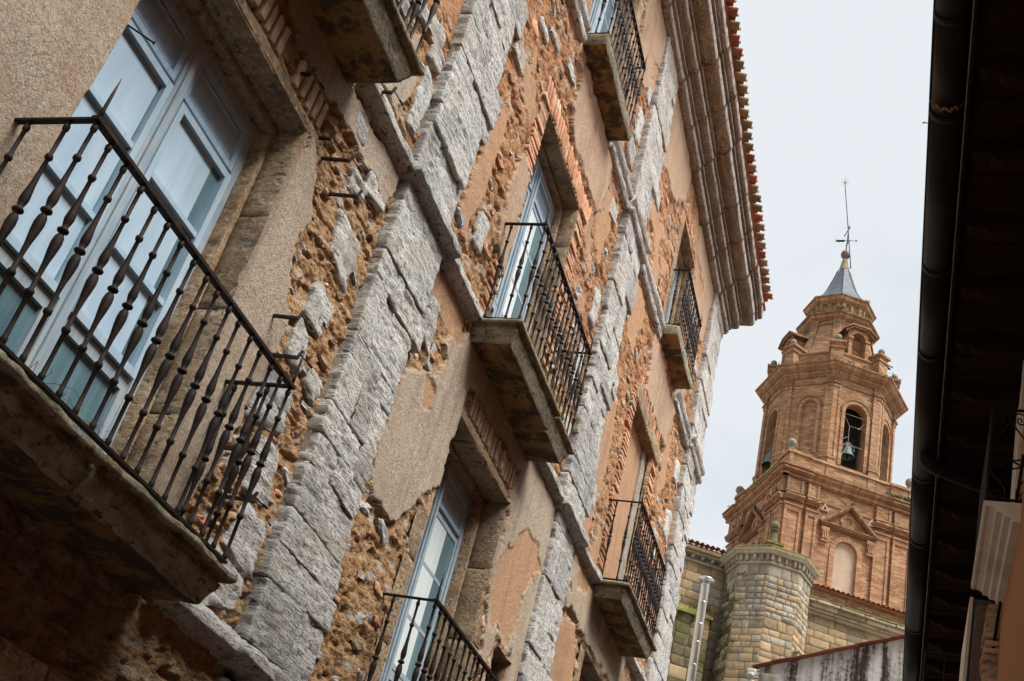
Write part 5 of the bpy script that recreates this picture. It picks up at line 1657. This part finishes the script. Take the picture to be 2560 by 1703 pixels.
def oblock(N, ax, u0, u1, d0, d1, z0, z1, seed, r=.025, amp=.015, res=.12, bulge=0.0):
    """rough block on a vertical face of heading N around axis ax"""
    v, f = rbox((u0, d0, z0), (u1, d1, z1), res, r, amp, (5, 5, 5), seed, skip=((1, 0),), oc=2)
    if bulge:
        t, w = (v[:, 0] - u0) / (u1 - u0), (v[:, 2] - z0) / (z1 - z0)
        v[:, 1] += np.where(v[:, 1] > (d0 + d1) / 2, bulge * np.clip(4 * t * (1 - t), 0, 1) * np.clip(4 * w * (1 - w), 0, 1), 0)
    n, t = unit(N), unit(N - 90)
    P = np.stack([ax[0] + t[0] * v[:, 0] + n[0] * v[:, 1], ax[1] + t[1] * v[:, 0] + n[1] * v[:, 1], v[:, 2]], 1)
    return P, f
def ashlar(parent, N, ax, u0, u1, d, z0, z1, hs, ws, mats, seed, bul=0.0):
    g = random.Random(seed)
    z, k = z0, seed * 1000
    while z < z1 - .05:
        h = min(g.uniform(*hs), z1 - z)
        if z1 - z - h < hs[0] * .6: h = z1 - z
        u = u0
        while u < u1 - .02:
            w = min(g.uniform(*ws), u1 - u)
            if u1 - u - w < ws[0] * .5: w = u1 - u
            P, f = oblock(N, ax, u + .008, u + w - .008, d - .1, d + g.uniform(.02, .045), z + .008, z + h - .008, k, .022, .012, .16, bul * g.random())
            part('stone', P, f, g.choice(mats), parent, True)
            k += 1
            u += w
        z += h
ASH, ASG, ASM = M['ash'], M['ash_grey'], M['ash_moss']
ashlar(nave, NA, P0, -4.6, -1.75, 0, 16.0, 20.86, (.30, .44), (.45, .85), [ASH, ASH, ASH, ASG], 1)
ashlar(nave, NA, P0, 0.6, 7.2, 0, 17.2, 20.28, (.28, .40), (.45, .95), [ASH, ASH, ASG, ASH], 2)
# corbel table under the left eaves
part('cornice_band', *oblock(NA, P0, -8, -1.6, -.1, .12, 20.86, 20.96, 5, .02, .01, .3), M['ash_grey'], nave, True)
part('eaves_moulding', *oblock(NA, P0, -8, -1.6, -.1, .46, 21.22, 21.38, 6, .05, .01, .3), M['ash'], nave, True)
part('eaves_moulding', *oblock(NA, P0, -8, -1.6, -.1, .34, 21.12, 21.22, 8, .04, .01, .3), M['ash_grey'], nave, True)
u = -4.6
while u < -1.7:
    part('corbel', *oblock(NA, P0, u, u + .13, -.1, .28, 20.97, 21.13, int(u * 100) % 997, .04, .012, .1), M['ash_grey'], nave, True)
    u += .42
# right side: stone cornice with mossy top, brick blocking course above
for i, (z0, z1, pr_) in enumerate(((20.28, 20.42, .16), (20.42, 20.52, .24), (20.52, 20.70, .36), (20.70, 20.82, .46))):
    u = 0.4
    while u < 7.4:
        w = RC.uniform(.8, 1.5)
        part('cornice_stone', *oblock(NA, P0, u + .006, u + w - .006, -.1, pr_ + RC.uniform(-.015, .015), z0 + .002, z1 - .002, 300 + i * 20 + int(u * 7), .03, .014, .14), M['ash_grey'] if i % 2 else M['ash'], nave, True)
        u += w
part('moss_top', *oblock(NA, P0, .4, 8.0, -.1, .48, 20.822, 20.875, 77, .02, .02, .14), M['moss'], nave, True)
q = FB(P0)
for (u0, u1) in ((.4, 3.5), (3.5, 3.62), (3.62, 6.6), (6.6, 9)):
    q.box(NA, u0, u1, .0, .16 if u1 - u0 < .2 else .12, 20.86, 21.36)
q.build('brick_course', M['tbrick'], nave)
q = FB(P0)
q.box(NA, .4, 8, .0, .20, 21.34, 21.42)
q.build('eaves_board', M['tbrick_shade'], nave)
NTILE = [tile_mesh(.5, .105, .085, True, M['terracotta'], 7), tile_mesh(.5, .105, .085, True, M['ochre_tile'], 7)]
u = -6.0
while u < 8.0:
    if not -1.3 < u < 0.3:
        p = np.array(NV.pt(NA, u, .56 if u < 0 else .30, 21.46))
        inst('roof_tile', NTILE[0] if RC.random() < .75 else NTILE[1], p + np.array([0, 0, RC.uniform(-.012, .012)]), nroof, (RC.uniform(-.04, .04), math.radians(11), math.radians(90 - NA) + RC.uniform(-.03, .03)))
    u += .225
# stair turret
taz = math.radians(-6.9)
XAX = np.array([3.6 + 44.5 * math.sin(taz), 44.5 * math.cos(taz)])
tr_ = 1.50
q = FB(XAX)
q.ring(OC, [(tr_ - .03, 0), (tr_ - .03, 20.6), (1.0, 20.7)])
turret = q.build('stair_turret', M['mortar'], church)
thl = tr_ * math.tan(math.pi / 8)
for i, N in enumerate((151.2, 196.2, 241.2, 106.2)):
    mats_lo = [ASH, ASH, ASH, ASH, ASH, ASG] if N != 241.2 else [ASM, ASM, ASH]
    ashlar(turret, N, XAX, -thl, thl, tr_ - .03, 13.0, 18.35, (.20, .36), (.26, .62), mats_lo, 20 + i)
    ashlar(turret, N, XAX, -thl, thl, tr_ - .03, 18.35, 20.02, (.18, .30), (.20, .46), [ASG, ASG, ASG, ASH] if N != 241.2 else [ASG, ASM], 30 + i, .09)
    ashlar(turret, N, XAX, -thl, thl, tr_ - .03, 20.02, 20.48, (.45, .46), (.35, .55), [ASG], 40 + i)
    for u in (-thl + .06, -.30, .02, .34, thl - .06):
        u += RC.uniform(-.04, .04)
        part('corbel', *oblock(N, XAX, u - .055, u + .055, tr_ - .05, tr_ + .15, 20.60, 20.86, 400 + i * 9 + int(u * 50), .04, .02, .08), M['ash_grey'], turret, True)
q = FB(XAX)
q.ring(OC, [(tr_, 20.48), (tr_ + .06, 20.50), (tr_ + .06, 20.57), (tr_, 20.60), (tr_, 20.86)])
q.build('band', M['ash_grey'], turret)
q = FB(XAX)
q.ring(OC, [(tr_, 20.86), (tr_ + .18, 20.87), (tr_ + .20, 20.93), (tr_ + .30, 20.97), (tr_ + .33, 21.04)])
q.build('cornice', M['ash_grey'], turret)
q = FB(XAX)
q.ring(OC, [(tr_ + .33, 21.04), (tr_ + .34, 21.10), (tr_ + .20, 21.18), (1.2, 21.40), (.72, 21.62), (.36, 21.78), (.30, 21.84)])
q.build('turret_roof', M['moss'], turret)
q = FB(XAX)
q.ring(SQ, [(.30, 21.75), (.30, 21.92), (.35, 21.94), (.35, 22.0), (.24, 22.04)])
q.build('finial_base', M['moss'], turret)
v, f = lathe([(.24, 22.0), (.20, 22.1), (.15, 22.28), (.10, 22.5), (.10, 22.6), (.17, 22.62), (.17, 22.66), (.09, 22.68)], 10, (XAX[0], XAX[1], 0))
part('finial_stem', v, f, M['ash_moss'], turret, True)
v, f = lathe([(.02, -.20), (.11, -.17), (.175, -.1), (.20, 0), (.175, .1), (.11, .17), (.02, .20)], 14, (XAX[0], XAX[1], 22.86))
part('finial_ball', v, f, M['ash_moss'], turret, True)
# buttress with mossy weathering
q = FB(P0)
q.box(NA, -3.90, -2.62, -.1, 1.46, 0, 18.25)
but = q.build('buttress', M['mortar'], church)
ashlar(but, NA, P0, -3.92, -2.60, 1.46, 13.0, 18.2, (.34, .48), (.40, .72), [ASM, ASM, ASH, ASM], 51)
ashlar(but, 241.2, P0, -1.48, -.10, 3.90, 13.0, 18.2, (.34, .48), (.45, .8), [ASM, ASM, ASM], 52)
for k in range(3):
    t0, t1 = k / 3, (k + 1) / 3
    V = []
    d0, d1, z0, z1 = 1.60 - 1.5 * t0, 1.60 - 1.5 * t1, 18.18 + .82 * t0, 18.18 + .82 * t1
    for (u0, u1) in ((-3.98, -3.3), (-3.29, -2.55)):
        q = FB(P0)
        for (a, c, e, g_) in ((d0 + .04, d1, z0 - .06, z1 - .04),):
            q.quad(NA, [(u0, a, e + .06), (u1, a, e + .06), (u1, c, g_ + .06), (u0, c, g_ + .06)])
            q.quad(NA, [(u0, a, e - .04), (u1, a, e - .04), (u1, a, e + .06), (u0, a, e + .06)])
            q.quad(NA, [(u0, a, e - .3), (u0, a, e + .06), (u0, c, g_ + .06), (u0, c, e - .3)])
            q.quad(NA, [(u1, a, e - .3), (u1, a, e + .06), (u1, c, g_ + .06), (u1, c, e - .3)])
        q.build('weathering_slab', M['moss'], but)
pts = [NV.pt(241.2 - 90 + 0, 0, 0, 0)]
pts = [tuple(np.append(XAX + unit(215 + k * 3) * 1.55, z)) for k, z in ((0, 20.0), (1, 18.9), (3, 18.6), (2, 17.3), (0, 16.9), (4, 17.8))] + [tuple(np.append(XAX + unit(118) * 1.58, 17.35))] * 2 + [NV.pt(NA, -3.3, 1.55, 17.6), NV.pt(NA, -3.2, 1.55, 16.4), NV.pt(NA, -3.35, 1.5, 18.4)]
weeds(pts, 260, 'wall_weeds', 'small green plants rooted in the joints of the church wall', 13, .2)

# ------------------------------------------------------------------ flue pipe
fx, fy = -1.67, 30.0
flue = thing('flue_pipe', (fx, fy, 0), 'shiny stainless steel flue pipe with rain cap before the mossy buttress', 'flue pipe')
z, k = 4.0, 0
while z < 13.9:
    h = min(.50 if k % 2 else .62, 14.08 - z)
    v, f = lathe([(.112, 0), (.112, h - .016), (.1145, h - .015), (.1145, h - .002), (.111, h)], 24, (fx, fy, z))
    part('pipe_section', v, f, M['steel'], flue, True)
    z += h
    k += 1
b = MB()
for a in range(3): b.bar((fx + .09 * math.cos(a * 2.1), fy + .09 * math.sin(a * 2.1), 14.0), (fx + .10 * math.cos(a * 2.1), fy + .10 * math.sin(a * 2.1), 14.24), .008, 5)
b.build('cap_stay', M['steel'], flue)
v, f = lathe([(.225, 14.22), (.225, 14.235), (.15, 14.28), (.05, 14.32), (.01, 14.325)], 24, (fx, fy, 0))
part('rain_cap', v, f, M['steel'], flue, True)

# ------------------------------------------------------------------ low house with streaked gable
hs = thing('streaked_house', (3, 24, 0), 'low house with black-streaked white gable wall and tiled verge', 'house')
sl2 = (10.96 - 9.98) / (3.39 - 0.73)
TZ = lambda x: 9.93 + (x - .73) * sl2
b = MB()
b.add([(.73, 24, 0), (7, 24, 0), (7, 24, TZ(7)), (.73, 24, TZ(.73)), (.73, 32, 0), (.73, 32, TZ(.73)), (7, 32, TZ(7)), (7, 32, 0)], [(0, 1, 2, 3), (4, 0, 3, 5), (3, 2, 6, 5), (1, 7, 6, 2)])
b.build('gable_wall', M['stain'], hs)
TV = [mesh_from(*rbox((-.21, -.13, 0), (.21, .10, .022), .2, .006, .004, (9, 9, 9), 501 + k, oc=2), M['terracotta'], True) for k in range(3)]
x = .60
while x < 7:
    inst('verge_tile', RC.choice(TV), (x + .2, 23.98, TZ(x + .2) + .012 + (.014 if int(x * 10) % 2 else 0)), hs, (0, -math.atan(sl2), RC.uniform(-.04, .04)))
    x += RC.uniform(.30, .36)
for k in range(3):
    inst('eaves_tile', RC.choice(TV), (.60, 24.05 + k * .3, TZ(.6) - .05 - .035 * (k % 2)), hs, (0, -.4, 1.3))
# grey lamp and box fixed beside the gable
o = thing('security_lamp', (.60, 23.9, 9.55), 'small grey sensor lamp at the foot of the streaked gable', 'lamp')
part('lamp_housing', *rbox((.51, 23.80, 9.70), (.70, 23.94, 9.83), .05, .02, 0), M['grey_plastic'], o, True)
v, f = lathe([(.02, -.075), (.06, -.06), (.085, -.02), (.09, .03)], 14, (.605, 23.86, 9.70))
part('sensor_dome', v, f, M['grey_plastic'], o, True)
part('lamp_foot', *rbox((.54, 23.84, 9.40), (.68, 23.95, 9.60), .05, .02, 0), M['grey_plastic'], o, True)
o = part('junction_box', *rbox((.80, 23.90, 9.35), (1.13, 23.998, 9.80), .1, .01, .002, (4, 4, 4), 4), M['mortar'], None, True)
setp(o, 'flat beige box fixed low on the streaked gable wall', 'box')

# ------------------------------------------------------------------ dark house on the right
rh = thing('ochre_house', (4.8, 12, 0), 'ochre rendered house with deep dark timber eaves and brown gutter', 'house')
WX, EZ = 4.41, 8.45
def lean(v):
    v = np.array(v, float)
    v[:, 0] += (v[:, 2] - 6.5) * 0.055
    return v
b = MB()
b.box(WX, WX + 6, -6, 11.2, 0, EZ + .2)
o = part('street_wall', lean(np.concatenate(b.v)), b.f, M['orange_render'], rh)
b = MB()
b.box(WX + .30, WX + 6, 11.2, 20.5, 0, EZ + .2)
part('far_wall', lean(np.concatenate(b.v)), b.f, M['orange_render'], rh)
# eaves: boards, rafters, gutter
y = -2.0
while y < 20.5:
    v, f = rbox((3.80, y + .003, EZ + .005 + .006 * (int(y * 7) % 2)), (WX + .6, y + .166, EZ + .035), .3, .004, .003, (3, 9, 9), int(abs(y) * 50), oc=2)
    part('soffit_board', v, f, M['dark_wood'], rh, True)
    y += .17
y = 4.6
while y < 20.4:
    pr_ = [(WX + .55, EZ - .002), (WX + .55, EZ - .15), (4.14, EZ - .15), (4.08, EZ - .145), (4.03, EZ - .12), (4.0, EZ - .085), (3.93, EZ - .08), (3.88, EZ - .06), (3.86, EZ - .002)]
    n_ = len(pr_)
    v = [(x, y, z) for x, z in pr_] + [(x, y + .11, z) for x, z in pr_]
    f = [tuple(range(n_))[::-1], tuple(range(n_, 2 * n_))] + [(i, (i + 1) % n_, n_ + (i + 1) % n_, n_ + i) for i in range(n_)]
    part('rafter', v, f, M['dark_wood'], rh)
    y += .86
b = MB()
b.box(3.795, 3.82, -2, 20.5, EZ - .05, EZ + .12)
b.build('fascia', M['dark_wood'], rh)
v, f = sweep([(3.787, EZ - .035), (3.795, EZ - .04), (3.797, EZ - .02), (3.790, EZ - .015)], -2, 20.5, 260, amp=.006, fr=(30, 6, 30), seed=3)
part('pale_drip_edge', v, f, M['mortar'], rh, True)
b = MB()
b.add([(3.62, -4, EZ + .10), (10.4, -4, EZ + 2.5), (10.4, 20.6, EZ + 2.5), (3.62, 20.6, EZ + .10)], [(0, 1, 2, 3)])
b.add([(3.72, -4, EZ + .07), (10.4, -4, EZ + .07), (10.4, 20.6, EZ + .07), (3.72, 20.6, EZ + .07)], [(3, 2, 1, 0)])
b.build('house_roof', M['roof_deck'], rh)
GX, GZ, GR = 3.667, EZ + .075, .122
def gutter_seg(y0, y1, r):
    n = 15
    v, f = [], []
    for y in (y0, y1):
        for rr in (r, r - .006):
            for j in range(n):
                a = math.pi + math.pi * j / (n - 1)
                v.append((GX + rr * math.cos(a), y, GZ + rr * math.sin(a)))
    for j in range(n - 1):
        f += [(j, j + 1, 2 * n + j + 1, 2 * n + j), (n + j, 3 * n + j, 3 * n + j + 1, n + j + 1), (j, n + j, n + j + 1, j + 1), (2 * n + j, 2 * n + j + 1, 3 * n + j + 1, 3 * n + j)]
    return v, f
gut = None
ys_ = [-1, 2.6, 5.9, 6.85, 8.75, 10.1, 12.6, 14.3, 17.2, 20.5]
for i in range(len(ys_) - 1):
    v, f = gutter_seg(ys_[i] + .002, ys_[i + 1] - .002, GR + (.004 if i % 2 else 0))
    if gut is None: gut = part('gutter', v, f, M['gutter'], rh, True)
    else: part('gutter_length', v, f, M['gutter'], gut, True)
    v, f = gutter_seg(ys_[i + 1] - .03, ys_[i + 1] + .03, GR + .010)
    part('joint_ring', v, f, M['gutter'], gut, True)
b = MB()
b.bar((GX - GR - .004, -1, GZ + .006), (GX - GR - .004, 20.5, GZ + .006), .013, 8)
b.build('gutter_bead', M['gutter'], gut, True)
pts = [(GX, 12.0, GZ - .08), (GX + .005, 12.0, GZ - .15), (GX + .04, 12.02, GZ - .20), (GX + .10, 12.05, GZ - .225), (GX + .2, 12.1, GZ - .235), (WX + .25, 12.5, GZ - .30)]
part('downpipe', *tube(pts, .08, 14), M['gutter'], gut, True)
part('pipe_collar', *tube([(GX + .13, 12.06, GZ - .228), (GX + .19, 12.095, GZ - .234)], .088, 14), M['gutter'], gut, True)
# torn strip snagged on the gutter edge
g = random.Random(2)
ys0 = 7.0
ts = thing('torn_strip', (GX, ys0, GZ), 'torn strip of rag wrapped and snagged on the brown gutter', 'rag')
part('loose_end', *tube([(GX - GR - .01, ys0, GZ), (GX - GR - .035, ys0 - .01, GZ + .005), (GX - GR - .05, ys0 + .02, GZ + .03), (GX - GR - .047, ys0 + .03, GZ + .055)], [.004, .006, .009, .003], 6), M['rag'], ts, True)
pp = [(GX + (GR + .012) * math.cos(math.pi + .1 + k * .1), ys0 - .28 + .022 * math.sin(k * 1.3) + .012 * math.sin(k * 2.9), GZ + (GR + .012) * math.sin(math.pi + .1 + k * .1)) for k in range(29)]
part('wrapped_band', *tube(pp, [.002 + (.011 if 7 < k < 20 else .002) * abs(math.sin(k * 1.9 + .6)) for k in range(29)], 6), M['twig'], ts, True)
# near balcony of the ochre house
def sh(v): return lean(v)
BZ, by0, by1, bx = 6.50, 9.3, 11.0, 4.12
pr_ = [(bx, BZ), (bx, BZ - .04), (bx + .02, BZ - .05), (bx + .05, BZ - .045), (bx + .085, BZ - .06), (bx + .10, BZ - .075), (bx + .10, BZ - .095), (bx + .145, BZ - .10), (bx + .16, BZ - .13), (bx + .205, BZ - .135), (bx + .22, BZ - .17), (WX + .02, BZ - .18), (WX + .02, BZ)]
v, f = sweep(pr_, by0, by1, 24, amp=.002, fr=(6, 6, 6), seed=5, sub=.03)
wb = part('balcony', v, f, M['white_paint'], rh)
def scroll(c, r0, turns, sg, n=26, plane='xz', y=0):
    out = []
    for i in range(n + 1):
        t = i / n
        a = sg * t * turns * 2 * math.pi
        r = r0 * (1 - .82 * t)
        out.append((c[0] + r * math.cos(a + math.pi / 2), y, c[1] + r * math.sin(a + math.pi / 2)))
    return out
RZ = BZ + .90
b = MB()
for (xx, yy) in ((bx + .02, by0 + .02), (bx + .02, by1 - .02)):
    b.fbar((xx, yy, BZ + .02), (xx + .045, yy, RZ), .022, .022, (0, 1, 0))
b.fbar((bx + .065, by0 + .02, RZ), (bx + .065, by1 - .02, RZ), .03, .012)
b.fbar((bx + .065, by0 + .02, RZ), (WX + .10, by0 + .02, RZ), .03, .012)
b.fbar((bx + .02, by0 + .02, BZ + .03), (bx + .02, by1 - .02, BZ + .03), .03, .014)
b.fbar((bx + .02, by0 + .02, BZ + .03), (WX + .03, by0 + .02, BZ + .03), .03, .014)
b.build('rail_frame', M['black_iron'], wb)
k = 0
y = by0 + .12
while y < by1 - .05:
    part('railing_bar', *tube([(bx + .02, y, BZ + .03), (bx + .03, y + .02, BZ + .25), (bx + .04, y - .02, BZ + .5), (bx + .052, y + .02, BZ + .72), (bx + .065, y, RZ)], .008, 6), M['black_iron'], wb, True)
    y += .105
yy = by0 + .02
for pts in ([(.09, .83), (.075, .79), (.10, .755), (.145, .76), (.165, .80), (.14, .845), (.09, .855), (.05, .82), (.045, .77), (.07, .74), (.11, .735)][::-1] and [],):
    pass
def spath(P): return [(bx + .045 + x, yy, BZ + z) for x, z in P]
S1 = [(.085, .785), (.075, .80), (.085, .82), (.105, .815), (.11, .785), (.09, .76), (.055, .765), (.035, .81), (.05, .855), (.10, .87), (.15, .85), (.155, .79), (.12, .72), (.06, .63), (.01, .55), (.0, .47), (.03, .40), (.08, .345), (.15, .325), (.21, .335), (.245, .355)]
S2 = [(.055, .085), (.045, .07), (.055, .05), (.08, .05), (.09, .08), (.07, .115), (.03, .11), (.005, .08), (.01, .04), (.06, .025), (.12, .05), (.115, .13), (.07, .21), (.01, .28), (.005, .34), (.03, .39), (.09, .415), (.17, .40), (.24, .36)]
for P in (S1, S2):
    part('scroll', *tube(spath(P), .0075, 6), M['black_iron'], wb, True)
    part('scroll', *tube([(2 * (bx + .19) - x + .03, y_, z) for x, y_, z in spath(P)], .0075, 6), M['black_iron'], wb, True)
b = MB()
b.box(WX - .03, WX + .05, 9.95, 10.12, BZ - .1, EZ - .02)
part('door_jamb', sh(np.concatenate(b.v)), b.f, M['white_paint'], rh)
b = MB()
b.box(WX - .012, WX + .06, 10.125, 10.9, BZ, EZ - .03)
part('balcony_door', sh(np.concatenate(b.v)), b.f, M['grey_plastic'], rh)
# ragged brick pier, post and white trim under and beyond the balcony
z = 4.0
k = 0
while z < 6.40:
    v, f = rbox((WX - .13 + R_.uniform(-.02, .02), 11.2 + R_.uniform(-.03, .03), z), (WX + .1, 11.48 + R_.uniform(-.03, .03), z + .052), .06, .012, .010, (14, 14, 14), 820 + k, oc=2)
    part('pier_brick', lean(v), f, M['brick_pale'], rh, True)
    z += .074
    k += 1
part('pier_mortar', *[lean(a) if i == 0 else a for i, a in enumerate(rbox((WX - .09, 11.22, 4.0), (WX + .1, 11.46, 6.42), .05, .02, .02, (14, 14, 14), 99))], M['mortar'], rh, True)
b = MB()
b.box(4.22, 4.46, 12.4, 12.46, 3.5, 6.9)
part('timber_post', lean(np.concatenate(b.v)), b.f, M['ball_copper'], rh)
b = MB()
b.box(4.165, 4.20, 12.9, 14.6, 3.5, 7.2)
part('white_trim', lean(np.concatenate(b.v)), b.f, M['white_paint'], rh)
b = MB()
b.box(4.20, 4.40, 12.95, 14.6, 3.5, 7.2)
part('grey_panel', lean(np.concatenate(b.v)), b.f, M['lead'], rh)
# far balcony railing on the same house
FY, FZ = 15.0, 6.48
b = MB()
b.box(3.78, 4.8, FY, FY + 1.8, FZ - .14, FZ)
fbal = b.build('balcony', M['white_paint'], rh)
b = MB()
b.fbar((3.80, FY + .03, FZ + .86), (4.3, FY + .03, FZ + .86), .03, .014)
b.fbar((3.80, FY + .03, FZ + .86), (3.80, FY + 1.8, FZ + .86), .03, .014)
for x in (3.80, 4.03, 4.27): b.bar((x, FY + .03, FZ), (x, FY + .03, FZ + .86), .010, 6)
b.build('rail_frame', M['black_iron'], fbal)
for cx_, sg in ((3.87, 1), (3.97, -1), (4.09, 1), (4.20, -1)):
    part('scroll', *tube(scroll((cx_, FZ + .79), .05, 1.4, sg, 20, y=FY + .03), .006, 5), M['black_iron'], fbal, True)
# loose black cable on the ochre wall
pts = [(WX - .02, 9.2, 6.9), (WX - .03, 9.6, 6.6), (WX - .035, 10.2, 6.42), (WX - .03, 10.7, 6.38), (WX - .03, 11.1, 6.30), (WX - .05, 11.25, 5.9)]
o = part('cable', *tube([(x + (z - 6.5) * .055, y, z) for x, y, z in pts], .014, 6), M['black_iron'], None, True)
setp(o, 'thick black cable hanging along the ochre wall under the balcony', 'cable')
